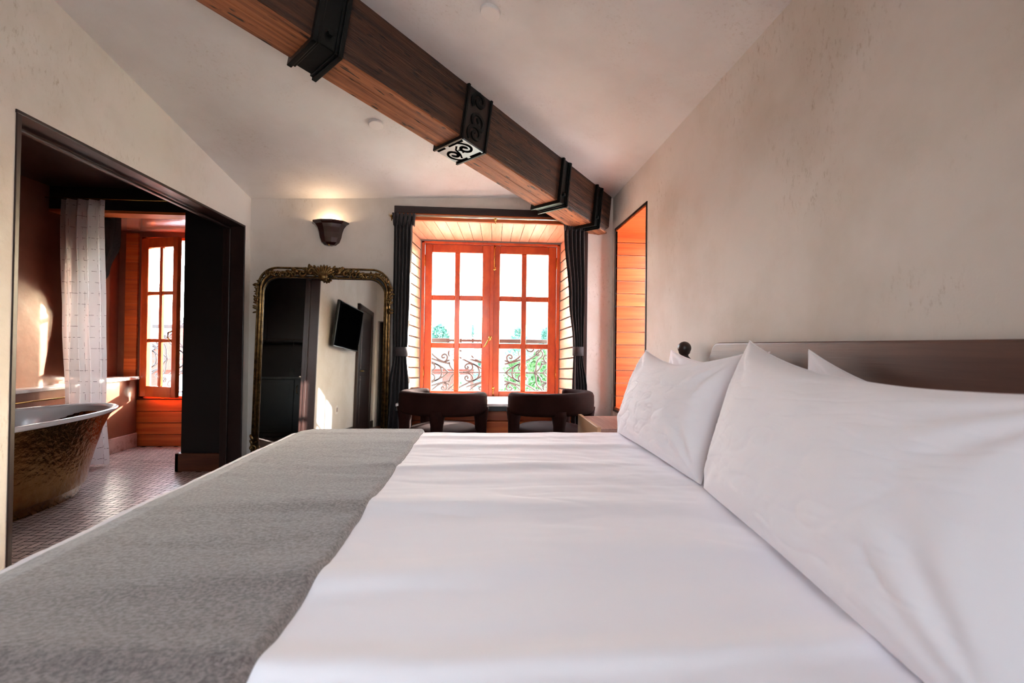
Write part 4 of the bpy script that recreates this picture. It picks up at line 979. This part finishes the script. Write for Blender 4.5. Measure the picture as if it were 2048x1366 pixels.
tree_at(1096, 657, 66, 58, 4, 'far tree above the handrail in the fourth column of panes', n=2600)
tree_at(1085, 705, 22, 110, 5, 'bushy green tree behind the railing in the fourth column of lower panes', 'leaf', .35, 2600)
tree_at(1030, 722, 27, 80, 6, 'pale green tree behind the railing in the third column of lower panes', 'leaf', .4, 2000)
tree_at(915, 745, 24, 44, 7, 'small pale tree in front of the brick house seen through the railing', 'leaf', .5, 900)
def house(label, cx, y, w_, d_, ztop, wall, roof, rz=0, wins=(), roof_h=2.0, gable=False):
    h = thing('house', label, 'house', (cx, y, GZ), rz); H = ztop-GZ
    MB().box((-w_/2, 0, 0), (w_/2, d_, H)).build('wall', M[wall], h)
    if gable: b = MB().prism([(-w_/2-.3, -.3, H), (w_/2+.3, -.3, H), (0, -.3, H+roof_h)], (0, .3, 0)); b.build('gable', M[wall], h); b = MB().prism([(-w_/2-.4, -.35, H-.05), (0, -.35, H+roof_h), (0, -.35, H+roof_h+.25), (-w_/2-.5, -.35, H+.1)], (0, d_+.7, 0)); b.prism([(w_/2+.4, -.35, H-.05), (0, -.35, H+roof_h), (0, -.35, H+roof_h+.25), (w_/2+.5, -.35, H+.1)], (0, d_+.7, 0)); b.build('roof', M[roof], h)
    else: MB().prism([(-w_/2-.3, -.4, H), (-w_/2-.3, d_+.4, H), (-w_/2-.3, d_/2, H+roof_h)], (w_+.6, 0, 0)).build('roof', M[roof], h)
    for (x, z) in wins:
        f = MB().box((x-.5, -.06, z-.7), (x+.5, .02, z+.7)).build('window', M['render_white'], h); b = MB()
        for i in (0, 1):
            for j in (0, 1): b.box((x-.42+i*.44, -.075, z-.6+j*.62), (x-.42+i*.44+.4, -.06, z-.6+j*.62+.56))
        b.build('pane', M['win_dark'], f)
    return h
p = at(905, 705, 'Y', 28)
house('red brick house with white windows seen through the left railing', p.x-1.5, 28, 5.6, 7, p.z-1.0, 'brick', 'slate', R(6), [(-1.9, 4.0), (.2, 4.0), (1.9, 4.0), (-1.9, 6.0), (.4, 6.1), (2.1, 6.1)], 1.5)
p = at(920, 690, 'Y', 75)
house('long low white house beyond the handrail', p.x, 75, 13, 8, p.z-.5, 'render_white', 'slate', 0, [(-5, 6.2), (-3, 6.2), (-1, 6.2), (2, 6.2), (4, 6.2)], 1.0)
p = at(1050, 688, 'Y', 90)
house('pale house with grey roof far beyond the right panes', p.x, 90, 14, 8, p.z-.5, 'render_white', 'slate', 0, [(-4, 6), (-1, 6), (3, 6)], 2.0)
p = at(372, 640, 'Y', 22)
house('red gabled house seen through the bathroom window', p.x+.6, 22, 5.0, 9, p.z-2.3, 'brick', 'slate', R(-4), [(-1.1, 6.4), (.6, 6.4), (-1.2, 3.6)], 2.6, gable=True)
